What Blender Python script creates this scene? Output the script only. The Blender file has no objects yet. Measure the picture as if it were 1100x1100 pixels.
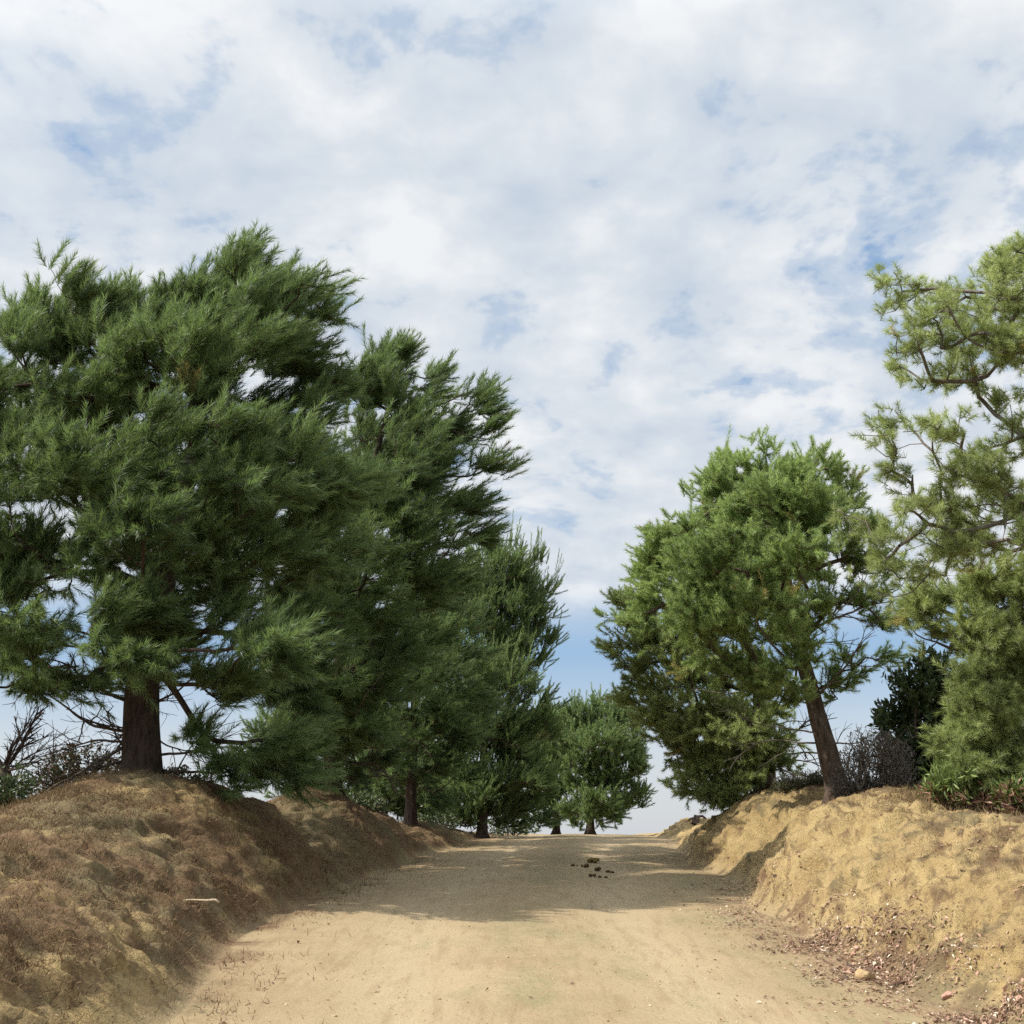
import bpy, math, random
import numpy as np
from mathutils import Vector

# ------------------------------------------------------------------ camera, sky, sun, exposure
sc = bpy.context.scene
COL = sc.collection
F = 1180.0                       # focal length in pixels of an 1100 px frame
HORIZON = 893.0
EYE = np.array([0.0, 0.0, 1.6])
TH = math.atan((HORIZON - 550.0) / F)
CT, ST = math.cos(TH), math.sin(TH)

cam_d = bpy.data.cameras.new('camera')
cam_d.sensor_fit = 'HORIZONTAL'
cam_d.angle = 2 * math.atan(550.0 / F)
cam_d.clip_start = 0.05
cam_d.clip_end = 20000
cam = bpy.data.objects.new('camera', cam_d)
COL.objects.link(cam)
cam.location = EYE
cam.rotation_euler = (math.radians(90) + TH, 0, 0)
sc.camera = cam

SUN_EL = math.radians(49)
TRAVEL = np.array([1.0, 0.17])
TRAVEL /= np.linalg.norm(TRAVEL)
sun_to = Vector((-TRAVEL[0] * math.cos(SUN_EL), -TRAVEL[1] * math.cos(SUN_EL), math.sin(SUN_EL)))
sd = bpy.data.lights.new('sun', 'SUN')
sd.energy = 4.3
sd.angle = math.radians(0.5)
sd.color = (1.0, 0.94, 0.84)
sun = bpy.data.objects.new('sun', sd)
COL.objects.link(sun)
sun.location = (0, 0, 60)
sun.rotation_euler = (-sun_to).to_track_quat('-Z', 'Y').to_euler()

sc.view_settings.view_transform = 'Standard'
sc.view_settings.look = 'None'
sc.view_settings.gamma = 1
sc.view_settings.exposure = 0.45
sc.view_settings.use_curve_mapping = False
sc.cycles.use_denoising = False


class NT:
    """small helper round a node tree"""
    def __init__(self, tree):
        self.t = tree
        self.n = tree.nodes
        self.n.clear()

    def add(self, kind, **kw):
        nd = self.n.new(kind)
        for k, v in kw.items():
            if k == 'ins':
                for i, val in v.items():
                    self.put(nd.inputs[i], val)
            else:
                setattr(nd, k, v)
        return nd

    def put(self, sock, val):
        if isinstance(val, bpy.types.NodeSocket):
            self.t.links.new(val, sock)
        else:
            sock.default_value = val

    def math(self, op, a, b=None, c=None, clamp=False):
        nd = self.n.new('ShaderNodeMath')
        nd.operation = op
        nd.use_clamp = clamp
        for i, v in enumerate((a, b, c)):
            if v is not None:
                self.put(nd.inputs[i], v)
        return nd.outputs[0]

    def mix(self, fac, a, b, mode='MIX'):
        nd = self.n.new('ShaderNodeMix')
        nd.data_type = 'RGBA'
        nd.blend_type = mode
        nd.clamp_factor = True
        self.put(nd.inputs[0], fac)
        for s, v in ((nd.inputs[6], a), (nd.inputs[7], b)):
            self.put(s, v if isinstance(v, bpy.types.NodeSocket) else (*v, 1.0))
        return nd.outputs[2]

    def ramp(self, fac, stops, interp='LINEAR'):
        nd = self.n.new('ShaderNodeValToRGB')
        cr = nd.color_ramp
        cr.interpolation = interp
        while len(cr.elements) < len(stops):
            cr.elements.new(0.5)
        for e, (p, c) in zip(cr.elements, stops):
            e.position = p
            e.color = (c, c, c, 1) if isinstance(c, (int, float)) else (*c, 1)
        self.put(nd.inputs[0], fac)
        return nd.outputs[0]

    def noise(self, vec, scale, detail=4, rough=0.55, dist=0.0, out=0):
        nd = self.n.new('ShaderNodeTexNoise')
        nd.inputs['Scale'].default_value = scale
        nd.inputs['Detail'].default_value = detail
        nd.inputs['Roughness'].default_value = rough
        nd.inputs['Distortion'].default_value = dist
        if vec is not None:
            self.put(nd.inputs['Vector'], vec)
        return nd.outputs[out]


world = bpy.data.worlds.new('World')
sc.world = world
world.use_nodes = True
w = NT(world.node_tree)
tc = w.add('ShaderNodeTexCoord').outputs['Generated']
sky = w.add('ShaderNodeTexSky')
sky.sky_type = 'NISHITA'
sky.sun_disc = False
sky.sun_elevation = SUN_EL
sky.sun_rotation = math.atan2(sun_to.x, sun_to.y)
sky.air_density = 1.0
sky.dust_density = 1.2
sky.ozone_density = 1.4
sep = w.add('ShaderNodeSeparateXYZ', ins={0: tc})
zc = w.math('MAXIMUM', sep.outputs[2], 0.0)
den = w.math('ADD', zc, 0.30)
cu = w.math('DIVIDE', sep.outputs[0], den)
cv = w.math('DIVIDE', sep.outputs[1], den)
cp = w.add('ShaderNodeCombineXYZ', ins={0: cu, 1: cv, 2: 8.3}).outputs[0]
warp = w.noise(cp, 3.0, 2, 0.5, out=1)
wv = w.add('ShaderNodeVectorMath', operation='MULTIPLY_ADD')
w.put(wv.inputs[0], warp); wv.inputs[1].default_value = (0.10, 0.10, 0.0); w.put(wv.inputs[2], cp)
cpw = wv.outputs[0]
big = w.noise(cpw, 2.6, 2, 0.5)
mid = w.noise(cpw, 10.0, 5, 0.55)
fin = w.noise(cpw, 32.0, 4, 0.6)
cover = w.math('ADD', w.math('MULTIPLY', big, 0.38), w.math('ADD', w.math('MULTIPLY', mid, 0.46), w.math('MULTIPLY', fin, 0.16)))
cov = w.ramp(cover, [(0.350, 0.05), (0.408, 0.62), (0.475, 1.0)], 'EASE')
low = w.ramp(zc, [(0.155, 0.0), (0.225, 1.0)], 'EASE')       # the cloud deck ends above the far horizon
cov = w.math('MULTIPLY', cov, low)
lite = w.math('ADD', w.math('MULTIPLY', w.noise(cpw, 4.6, 4, 0.5), 0.6), w.math('MULTIPLY', mid, 0.4))
shade = w.ramp(lite, [(0.36, (4.15, 4.75, 5.5)), (0.50, (5.2, 5.6, 6.05)), (0.60, (6.4, 6.55, 6.7))])
clear = w.ramp(zc, [(0.0, (5.5, 5.75, 6.1)), (0.07, (4.9, 5.35, 5.95)), (0.15, (2.5, 3.85, 5.6)), (0.45, (2.2, 3.5, 5.4))])
skyc = w.mix(0.75, sky.outputs[0], clear)
# clouds overhead and round the sun brightened out of view to lift ambient light
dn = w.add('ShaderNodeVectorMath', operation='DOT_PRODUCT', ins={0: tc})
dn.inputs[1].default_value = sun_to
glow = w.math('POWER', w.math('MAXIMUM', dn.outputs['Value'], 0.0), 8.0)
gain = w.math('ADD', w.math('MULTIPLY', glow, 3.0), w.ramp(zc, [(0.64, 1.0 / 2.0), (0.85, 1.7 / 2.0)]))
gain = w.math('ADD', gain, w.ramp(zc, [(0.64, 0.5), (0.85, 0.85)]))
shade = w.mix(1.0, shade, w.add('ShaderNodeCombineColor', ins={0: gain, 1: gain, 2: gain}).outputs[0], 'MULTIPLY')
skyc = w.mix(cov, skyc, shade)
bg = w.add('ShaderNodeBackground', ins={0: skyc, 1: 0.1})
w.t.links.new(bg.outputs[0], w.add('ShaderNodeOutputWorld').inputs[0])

# ------------------------------------------------------------------ helpers
def at(px, py, d):
    """world point at depth d (metres along the road) seen at photo pixel px, py"""
    u, v = (px - 550.0) / F, (550.0 - py) / F
    k = d / (CT - v * ST)
    return np.array([u * k, d, EYE[2] + (ST + v * CT) * k])


def mpp(py, d):
    """metres per pixel there"""
    v = (550.0 - py) / F
    return d / (CT - v * ST) / F


def _hash(ix, iy, iz, seed):
    n = (ix.astype(np.int64) * 374761393 + iy.astype(np.int64) * 668265263 + iz.astype(np.int64) * 2147483647 + seed * 974634541) & 0xFFFFFFFF
    n = ((n ^ (n >> 13)) * 1274126177) & 0xFFFFFFFF
    n = ((n ^ (n >> 16)) * 2246822519) & 0xFFFFFFFF
    return ((n ^ (n >> 15)) & 0xFFFFFF) / float(0xFFFFFF)


def vnoise(p, seed=0):
    p = np.asarray(p, float)
    i = np.floor(p).astype(np.int64)
    f = p - i
    f = f * f * f * (f * (f * 6 - 15) + 10)
    r = 0
    for dx in (0, 1):
        for dy in (0, 1):
            for dz in (0, 1):
                wgt = (f[..., 0] if dx else 1 - f[..., 0]) * (f[..., 1] if dy else 1 - f[..., 1]) * (f[..., 2] if dz else 1 - f[..., 2])
                r = r + wgt * _hash(i[..., 0] + dx, i[..., 1] + dy, i[..., 2] + dz, seed)
    return r * 2 - 1


def fbm(p, octs=4, seed=0, gain=0.5):
    p = np.asarray(p, float)
    a, s, tot = 1.0, 0, 0
    for o in range(octs):
        s = s + a * vnoise(p, seed + o * 17)
        tot += a
        a *= gain
        p = p * 2.03 + 11.3
    return s / tot


def nrm(v):
    return v / np.maximum(np.linalg.norm(v, axis=-1, keepdims=True), 1e-9)


def mesh_from(name, verts, faces_flat, sizes, mat=None, attrs=None, smooth=False):
    """verts (n,3); faces_flat loop vertex indices; sizes loops per face"""
    me = bpy.data.meshes.new(name)
    verts = np.asarray(verts, np.float32)
    faces_flat = np.asarray(faces_flat, np.int32)
    sizes = np.asarray(sizes, np.int32)
    me.vertices.add(len(verts))
    me.vertices.foreach_set('co', verts.ravel())
    me.loops.add(len(faces_flat))
    me.loops.foreach_set('vertex_index', faces_flat)
    me.polygons.add(len(sizes))
    st = np.zeros(len(sizes), np.int32)
    st[1:] = np.cumsum(sizes)[:-1]
    me.polygons.foreach_set('loop_start', st)
    me.update(calc_edges=True)
    if smooth:
        me.polygons.foreach_set('use_smooth', np.ones(len(sizes), bool))
    for k, a in (attrs or {}).items():
        at_ = me.attributes.new(k, 'FLOAT', 'POINT')
        at_.data.foreach_set('value', np.asarray(a, np.float32))
    if mat:
        me.materials.append(mat)
    return me


def link(name, me, parent=None):
    o = bpy.data.objects.new(name, me)
    COL.objects.link(o)
    if parent is not None:
        o.parent = parent
        o.matrix_parent_inverse.identity()
    return o


def tag(o, label=None, cat=None, group=None, kind=None):
    for k, v in (('label', label), ('category', cat), ('group', group), ('kind', kind)):
        if v:
            o[k] = v
    return o


def empty(name, loc, label, cat, group=None):
    o = bpy.data.objects.new(name, None)
    COL.objects.link(o)
    o.location = loc
    o.empty_display_size = 0.2
    return tag(o, label, cat, group)


class Buf:
    """collects tubes into one mesh"""
    def __init__(self):
        self.v, self.f, self.s, self.n = [], [], [], 0

    def tube(self, pts, rad, sides=5, cap=True, rough=0.0, rng=None):
        pts = np.asarray(pts, float)
        rad = np.asarray(rad, float)
        m = len(pts)
        tan = np.gradient(pts, axis=0) if m > 1 else np.array([[0, 0, 1.0]])
        tan = nrm(tan)
        ref = np.array([0.0, 0, 1]) if abs(tan[0, 2]) < 0.9 else np.array([1.0, 0, 0])
        a = nrm(np.cross(tan, ref))
        b = np.cross(tan, a)
        ang = np.linspace(0, 2 * math.pi, sides, endpoint=False)
        ring = a[:, None, :] * np.cos(ang)[None, :, None] + b[:, None, :] * np.sin(ang)[None, :, None]
        rr = rad[:, None, None]
        if rough and rng is not None:
            rr = rr * (1 + rough * rng.uniform(-1, 1, (m, sides, 1)))
        vv = (pts[:, None, :] + ring * rr).reshape(-1, 3)
        k = np.arange(m - 1)[:, None] * sides
        j = np.arange(sides)[None, :]
        j2 = (j + 1) % sides
        q = np.stack([k + j, k + j2, k + sides + j2, k + sides + j], -1).reshape(-1)
        self.v.append(vv)
        self.f.append(q + self.n)
        self.s.append(np.full((m - 1) * sides, 4))
        if cap:
            self.f.append(self.n + (m - 1) * sides + np.arange(sides))
            self.s.append(np.array([sides]))
        self.n += m * sides

    def raw(self, verts, faces):
        self.v.append(np.asarray(verts, float))
        for fc in faces:
            self.f.append(np.asarray(fc) + self.n)
            self.s.append(np.array([len(fc)]))
        self.n += len(verts)

    def mesh(self, name, mat, smooth=True):
        return mesh_from(name, np.concatenate(self.v), np.concatenate(self.f), np.concatenate(self.s), mat, smooth=smooth)


# ------------------------------------------------------------------ materials
def new_mat(name):
    m = bpy.data.materials.new(name)
    m.use_nodes = True
    return m, NT(m.node_tree)


def finish(t, col, rough=0.9, bump=None, bstr=0.5, bdist=0.02, spec=0.2):
    p = t.add('ShaderNodeBsdfPrincipled')
    t.put(p.inputs['Base Color'], col if isinstance(col, bpy.types.NodeSocket) else (*col, 1))
    t.put(p.inputs['Roughness'], rough)
    p.inputs['Specular IOR Level'].default_value = spec
    if bump is not None:
        b = t.add('ShaderNodeBump')
        b.inputs['Strength'].default_value = bstr
        b.inputs['Distance'].default_value = bdist
        t.put(b.inputs['Height'], bump)
        t.t.links.new(b.outputs[0], p.inputs['Normal'])
    o = t.add('ShaderNodeOutputMaterial')
    t.t.links.new(p.outputs[0], o.inputs[0])
    return p, o


def needle_mat(name, dark, light, dry):
    m, t = new_mat(name)
    tint = t.add('ShaderNodeAttribute', attribute_name='tint').outputs['Fac']
    col = t.ramp(tint, [(0.0, dark), (0.62, light), (0.90, [a * 1.15 for a in light]), (0.965, dry)])
    p = t.add('ShaderNodeBsdfPrincipled', ins={'Base Color': col, 'Roughness': 0.48})
    p.inputs['Specular IOR Level'].default_value = 0.35
    tr = t.add('ShaderNodeBsdfTranslucent', ins={0: t.mix(0.5, col, [light[0] * 1.3, light[1] * 1.3, light[2] * 0.7])})
    mx = t.add('ShaderNodeMixShader', ins={0: 0.40, 1: p.outputs[0], 2: tr.outputs[0]})
    t.t.links.new(mx.outputs[0], t.add('ShaderNodeOutputMaterial').inputs[0])
    return m


def leaf_mat(name, stops, rough=0.5, trans=0.25):
    m, t = new_mat(name)
    tint = t.add('ShaderNodeAttribute', attribute_name='tint').outputs['Fac']
    col = t.ramp(tint, stops)
    p = t.add('ShaderNodeBsdfPrincipled', ins={'Base Color': col, 'Roughness': rough})
    p.inputs['Specular IOR Level'].default_value = 0.3
    tr = t.add('ShaderNodeBsdfTranslucent', ins={0: col})
    mx = t.add('ShaderNodeMixShader', ins={0: trans, 1: p.outputs[0], 2: tr.outputs[0]})
    t.t.links.new(mx.outputs[0], t.add('ShaderNodeOutputMaterial').inputs[0])
    return m


def bark_mat(name, c1, c2):
    m, t = new_mat(name)
    g = t.add('ShaderNodeNewGeometry').outputs['Position']
    mp = t.add('ShaderNodeMapping', ins={0: g})
    mp.inputs['Scale'].default_value = (1, 1, 0.22)
    a = t.noise(mp.outputs[0], 26, 5, 0.6, 0.6)
    b = t.noise(g, 5, 3, 0.5)
    vo = t.add('ShaderNodeTexVoronoi', ins={0: mp.outputs[0]})
    vo.inputs['Scale'].default_value = 17
    h = t.math('ADD', t.math('MULTIPLY', a, 0.6), t.math('MULTIPLY', vo.outputs[0], 0.6))
    col = t.mix(t.ramp(h, [(0.25, 0.0), (0.75, 1.0)]), c1, c2)
    col = t.mix(t.math('MULTIPLY', b, 0.5), col, [x * 0.6 for x in c1])
    finish(t, col, 0.9, h, 1.0, 0.05, 0.15)
    return m


M_NEEDLE_L = needle_mat('pine_needles_deep', (0.047, 0.080, 0.036), (0.172, 0.246, 0.100), (0.27, 0.20, 0.08))
M_NEEDLE_R = needle_mat('pine_needles_fresh', (0.118, 0.178, 0.064), (0.298, 0.392, 0.148), (0.34, 0.25, 0.10))
M_NEEDLE_Y = needle_mat('pine_needles_yellowish', (0.148, 0.188, 0.070), (0.340, 0.400, 0.165), (0.44, 0.33, 0.13))
M_NEEDLE_F = needle_mat('pine_needles_far', (0.068, 0.110, 0.048), (0.192, 0.268, 0.110), (0.27, 0.21, 0.10))
M_BARK = bark_mat('pine_bark', (0.030, 0.022, 0.017), (0.105, 0.075, 0.056))
M_BARK_R = bark_mat('pine_bark_reddish', (0.048, 0.035, 0.027), (0.175, 0.125, 0.095))
M_TWIG = bark_mat('grey_twigs', (0.10, 0.085, 0.07), (0.23, 0.20, 0.17))
M_LIMB = bark_mat('limb_bark', (0.06, 0.045, 0.035), (0.19, 0.145, 0.11))

# ------------------------------------------------------------------ terrain
def tab(d, pts):
    xs, ys = zip(*pts)
    # smooth interpolation through the table
    xs, ys = np.array(xs, float), np.array(ys, float)
    i = np.clip(np.searchsorted(xs, d) - 1, 0, len(xs) - 2)
    s = np.clip((d - xs[i]) / (xs[i + 1] - xs[i]), 0, 1)
    s = s * s * (3 - 2 * s)
    return ys[i] * (1 - s) + ys[i + 1] * s


XL = [(-40, -2.2), (0, -2.2), (7.6, -2.25), (11.7, -2.62), (14, -2.5), (16, -2.2), (20, -1.8), (24, -1.15), (29, -0.75), (45, 0.0), (70, 0.5), (4000, 0.5)]
XR = [(-40, 3.0), (0, 3.0), (7.6, 2.95), (11.7, 2.85), (13.6, 2.70), (15.2, 3.0), (17, 3.25), (19, 2.95), (23, 3.35), (28, 3.85), (45, 5.0), (70, 5.5), (4000, 5.5)]
HL = [(-40, 0.8), (0, 0.9), (7, 1.0), (9, 1.0), (11, 1.06), (12.4, 1.25), (14, 1.55), (15.2, 1.45), (17.3, 0.50), (19.8, 1.20), (21.8, 0.85), (24, 0.36), (26.5, 0.42), (29.5, 0.14), (36, 0.06), (60, 0.05), (4000, 0.05)]
HR = [(-40, 0.8), (0, 0.85), (8, 0.95), (12, 1.08), (14.6, 1.27), (16, 1.28), (18, 1.30), (20, 1.30), (22, 0.86), (24.5, 0.42), (27, 0.22), (32, 0.50), (37, 0.12), (60, 0.05), (4000, 0.05)]
WL = [(-40, 2.6), (12, 2.6), (15, 2.5), (18, 2.0), (20, 1.9), (26, 1.6), (60, 1.5), (4000, 1.5)]
WR = [(-40, 2.6), (11, 2.5), (13.8, 1.75), (15.6, 2.6), (17, 3.0), (20, 2.1), (24, 1.6), (60, 1.5), (4000, 1.5)]


def road_z(d):
    z = 0.055 * d
    top = 1.455
    k = 0.12
    z = -k * np.log(np.exp(-np.minimum(z, 50) / k) + np.exp(-top / k))        # soft minimum: level past the crest
    z = np.where(d < -20, z, z)
    far = np.clip((d - 46) / 170, 0, 1)
    z = z - 9.5 * far * far * (3 - 2 * far)
    return z


def lens(n):
    return np.concatenate([[0], np.cumsum(n)])


def bank_h(d, t, side):
    """height above road level at distance t outside the road edge; side -1 left, +1 right"""
    H = tab(d, HL if side < 0 else HR)
    W = tab(d, WL if side < 0 else WR)
    s = np.clip(t / W, 0, 1)
    p = 1 - (1 - s) ** 2.25
    foot = np.clip(t / 0.30, 0, 1)
    p = p * (0.35 + 0.65 * foot * foot * (3 - 2 * foot))
    over = np.maximum(t - W, 0)
    slope = 0.36 if side < 0 else 0.05
    drop = slope * over + 0.02 * np.minimum(over, 8) ** 2
    z = H * p - drop
    return np.maximum(z, -0.9 - 0.02 * over)


def ground_z(d, t, side):
    """absolute height of the ground outside the road edge, without the small relief"""
    z = road_z(d) + bank_h(d, t, side)
    sidef = np.clip((t - 9) / 70, 0, 1)
    return z - 8.5 * sidef * sidef * (3 - 2 * sidef) * np.clip((216 - d) / 170, 0, 1)


rows = [-60, -40, -26, -16, -10, -6, -3, -1, 1, 2.5, 4]
d = 5.0
while d < 34:
    rows.append(d)
    d += 0.035 + 0.0035 * d
while d < 60:
    rows.append(d)
    d += 0.35
while d < 6000:
    rows.append(d)
    d *= 1.09
rows = np.array(rows)
t_out = list(np.arange(0.0, 5.2, 0.048))
t = t_out[-1]
st = 0.06
while t < 4500:
    st *= 1.13
    t += st
    t_out.append(t)
t_out = np.array(t_out)
n_road = 84
NR = len(rows)
DD = rows[:, None]

xl, xr = tab(rows, XL)[:, None], tab(rows, XR)[:, None]
wig = 0.12 * fbm(np.stack([rows * 0.9, rows * 0, rows * 0], -1), 3, 5)[:, None]
wig2 = 0.12 * fbm(np.stack([rows * 0.9, rows * 0 + 7, rows * 0], -1), 3, 9)[:, None]
xl, xr = xl + wig, xr + wig2
u = np.linspace(0, 1, n_road)[None, 1:-1]
X = np.concatenate([xl - t_out[::-1][None, :], xl + (xr - xl) * u, xr + t_out[None, :]], 1)
Y = np.repeat(DD, X.shape[1], 1)
NO = len(t_out)
Z = np.zeros_like(X)
Z[:, :NO] = ground_z(DD, t_out[::-1][None, :], -1)
Z[:, NO + n_road - 2:] = ground_z(DD, t_out[None, :], 1)
Xr = X[:, NO:NO + n_road - 2]
crown = 0.05 * (1 - (2 * u - 1) ** 2)
ruts = -0.05 * (np.exp(-((u - 0.30) / 0.09) ** 2) + np.exp(-((u - 0.70) / 0.09) ** 2))
Z[:, NO:NO + n_road - 2] = road_z(DD) + crown + ruts * np.clip(1 - DD / 60, 0, 1) * np.clip((DD + 30) / 10, 0, 1)
P = np.stack([X, Y, Z], -1)

# distance outside the road, for masks
T = np.zeros_like(X)
T[:, :NO] = t_out[::-1][None, :]
T[:, NO + n_road - 2:] = t_out[None, :]
SIDE = np.zeros_like(X)
SIDE[:, :NO] = -1
SIDE[:, NO + n_road - 2:] = 1


def grid_normals(P):
    a = np.gradient(P, axis=1)
    b = np.gradient(P, axis=0)
    n = nrm(np.cross(a, b))
    return n


near = (Y > 3) & (Y < 42) & (T < 9)
N0 = grid_normals(P)
Q = P[near]
tq, sq = T[near], SIDE[near]
wt = np.clip(tq / 0.35, 0, 1)
fade = np.clip((42 - Q[:, 1]) / 10, 0, 1) * np.clip((9 - tq) / 3, 0, 1)
big_r = fbm(Q * np.array([1.1, 1.1, 1.1]), 3, 31) * 0.16
rid = 1 - np.abs(fbm(Q * np.array([1.5, 2.6, 3.2]) + 5, 4, 47))
rid = (rid ** 3 - 0.55) * 0.16
crk = np.maximum(0, 0.10 - np.abs(vnoise(Q * np.array([2.2, 2.2, 2.6]) + 0.6 * fbm(Q * 3.0, 2, 71)[:, None], 61))) / 0.10
sml = fbm(Q * 6.5, 3, 53) * 0.045
steep = np.clip((tq / 0.3), 0, 1) * np.clip((2.9 - tq) / 1.0, 0.18, 1)
steep = np.where(sq > 0, steep, steep * 0.95)
clod = fbm(Q * np.array([3.0, 3.0, 4.2]) + 3, 4, 131, 0.6)
clod = np.sign(clod) * np.abs(clod) ** 0.7 * np.where(sq > 0, 0.040 + 0.040 * np.clip((1.5 - tq) / 0.8, 0, 1), 0.036)
tiny = fbm(Q * 15.0, 2, 137) * 0.020
disp = wt * (big_r * 0.55 + steep * (rid * 0.8 + sml - 0.10 * crk * (sq > 0)) + np.clip(steep + 0.35, 0, 1) * (clod + tiny))
roadn = (1 - wt) * (fbm(Q * np.array([1.4, 0.8, 0]), 3, 77) * 0.022 + fbm(Q * np.array([7, 6, 0]), 2, 79) * 0.006)
P[near] = Q + N0[near] * ((disp + roadn) * fade)[:, None]
NORM = grid_normals(P)

# masks kept as attributes of the ground itself: where dead needles and leaves have gathered
litter = np.zeros_like(X)
dry = np.zeros_like(X)
Qa = P
big_n = np.zeros_like(X)
big_n[near] = fbm(P[near] * np.array([0.9, 0.9, 0.9]), 4, 91)
fin_n = np.zeros_like(X)
fin_n[near] = fbm(P[near] * np.array([3.2, 3.2, 3.2]), 4, 95)
fin_r = np.zeros_like(X)
fin_r[near] = fbm(P[near] * np.array([7.0, 7.0, 10.0]) + 0.5 * fbm(P[near] * 2.0, 2, 98)[:, None], 4, 97, 0.65)
flat = np.clip((NORM[..., 2] - 0.62) / 0.3, 0, 1)
left_l = 0.98 + 0.75 * big_n + 0.75 * fin_n - 0.22 * np.clip((10.0 - Y) / 2.5, 0, 1)
right_l = 0.24 + 0.46 * np.clip((T - 0.7) / 1.3, 0, 1) * (0.4 + 0.6 * flat) + 0.30 * big_n + 0.25 * fin_n + 0.95 * fin_r + 0.15 * np.clip((9.5 - Y) / 3, 0, 1)
strip = np.exp(-((T - 0.10) / 0.28) ** 2)
litter = np.where(SIDE < 0, left_l * np.clip((T + 0.25) / 0.5, 0, 1), np.where(SIDE > 0, right_l, 0))
U01 = np.zeros_like(X)
U01[:, NO:NO + n_road - 2] = u
edge_r = np.where(SIDE == 0, np.exp(-((1 - U01) * 5.3 / 0.55) ** 2), np.where(SIDE > 0, strip, 0))
edge_l = np.where(SIDE == 0, np.exp(-((U01) * 5.3 / 0.45) ** 2), 0)
litter = np.clip(litter + 0.56 * edge_r * np.where(SIDE > 0, 1 - 0.75 * np.clip((Y - 11.5) / 1.5, 0, 1), 1.0) * (0.7 + 0.8 * fin_n) + 0.62 * edge_l * (0.8 + 1.1 * fin_n), 0, 1)
litter[~near & (T > 4)] = 0.45


wob_u = np.zeros_like(X)
wob_u[near] = 0.035 * fbm(P[near] * np.array([0.0, 0.35, 0]) + 4.0, 2, 111)
uw = U01 + wob_u
track = np.where(SIDE == 0, np.exp(-((uw - 0.28) / 0.10) ** 2) + np.exp(-((uw - 0.68) / 0.10) ** 2), 0)
verge = np.where(SIDE == 0, np.exp(-((uw - 0.49) / 0.10) ** 2) + 0.8 * np.exp(-((uw - 0.86) / 0.09) ** 2), 0)


def ground_mat():
    m, t = new_mat('dry_earth')
    g = t.add('ShaderNodeNewGeometry').outputs['Position']
    lit = t.add('ShaderNodeAttribute', attribute_name='litter').outputs['Fac']
    bank = t.add('ShaderNodeAttribute', attribute_name='bank').outputs['Fac']
    n1 = t.noise(g, 0.55, 5, 0.6)
    n2 = t.noise(g, 3.2, 6, 0.62)
    n3 = t.noise(g, 22, 5, 0.65)
    n4 = t.noise(g, 95, 3, 0.7)
    road = t.mix(t.ramp(n1, [(0.3, 0.0), (0.7, 1.0)]), (0.270, 0.203, 0.118), (0.328, 0.250, 0.148))
    road = t.mix(t.ramp(n2, [(0.42, 0.0), (0.75, 0.6)]), road, (0.215, 0.155, 0.088))
    trk = t.add('ShaderNodeAttribute', attribute_name='track').outputs['Fac']
    ver = t.add('ShaderNodeAttribute', attribute_name='verge').outputs['Fac']
    road = t.mix(t.math('MULTIPLY', trk, t.ramp(n2, [(0.3, 0.35), (0.6, 0.9)])), road, (0.350, 0.276, 0.172))
    ms = t.add('ShaderNodeMapping', ins={0: g}); ms.inputs['Scale'].default_value = (1.0, 0.12, 1)
    streak = t.noise(ms.outputs[0], 9.0, 4, 0.6)
    road = t.mix(t.ramp(streak, [(0.50, 0.0), (0.66, 0.5)]), road, (0.225, 0.160, 0.092))
    # greyish green low weeds between the tracks
    mp = t.add('ShaderNodeMapping', ins={0: g}); mp.inputs['Scale'].default_value = (1.0, 0.45, 1)
    gr = t.noise(mp.outputs[0], 1.7, 6, 0.7)
    road = t.mix(t.math('MULTIPLY', t.ramp(t.math('ADD', gr, t.math('MULTIPLY', t.math('SUBTRACT', ver, 0.45), 0.16)), [(0.50, 0.0), (0.66, 0.7)]), t.ramp(n3, [(0.4, 0.2), (0.6, 1.0)])), road, (0.185, 0.175, 0.095))
    clay = t.mix(t.ramp(n2, [(0.3, 0.0), (0.68, 1.0)]), (0.315, 0.222, 0.100), (0.440, 0.330, 0.160))
    clay = t.mix(t.ramp(n1, [(0.45, 0.0), (0.75, 0.5)]), clay, (0.30, 0.20, 0.10))
    base = t.mix(bank, road, clay)
    duff = t.mix(t.ramp(n3, [(0.32, 0.0), (0.68, 1.0)]), (0.070, 0.043, 0.027), (0.205, 0.128, 0.074))
    duff = t.mix(t.ramp(n2, [(0.45, 0.0), (0.8, 0.7)]), duff, (0.235, 0.175, 0.095))
    edge = t.math('ADD', lit, t.math('MULTIPLY', t.math('SUBTRACT', n3, 0.5), 1.3))
    edge = t.math('ADD', edge, t.math('MULTIPLY', t.math('SUBTRACT', n4, 0.5), 0.5))
    n5 = t.noise(g, 0.8, 4, 0.6)
    duff = t.mix(t.ramp(n5, [(0.46, 0.0), (0.60, 0.75)]), duff, (0.165, 0.140, 0.078))
    col = t.mix(t.ramp(edge, [(0.26, 0.0), (0.72, 0.92)]), base, duff)
    grit = t.ramp(n4, [(0.30, 0.76), (0.5, 1.0), (0.72, 1.14)])
    col = t.mix(1.0, col, grit, 'MULTIPLY')
    h = t.math('ADD', t.math('MULTIPLY', n3, 0.7), t.math('MULTIPLY', n4, 0.22))
    h = t.math('ADD', h, t.math('MULTIPLY', n2, 0.8))
    b1 = t.math('MULTIPLY_ADD', bank, 0.75, 0.25)
    h = t.math('MULTIPLY', h, b1)
    finish(t, col, 0.95, h, 1.0, 0.06, 0.1)
    return m


M_GROUND = ground_mat()
bankm = np.clip((T + 0.0) / 0.25, 0, 1)
NC = X.shape[1]
vid = np.arange(NR * NC).reshape(NR, NC)


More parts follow.
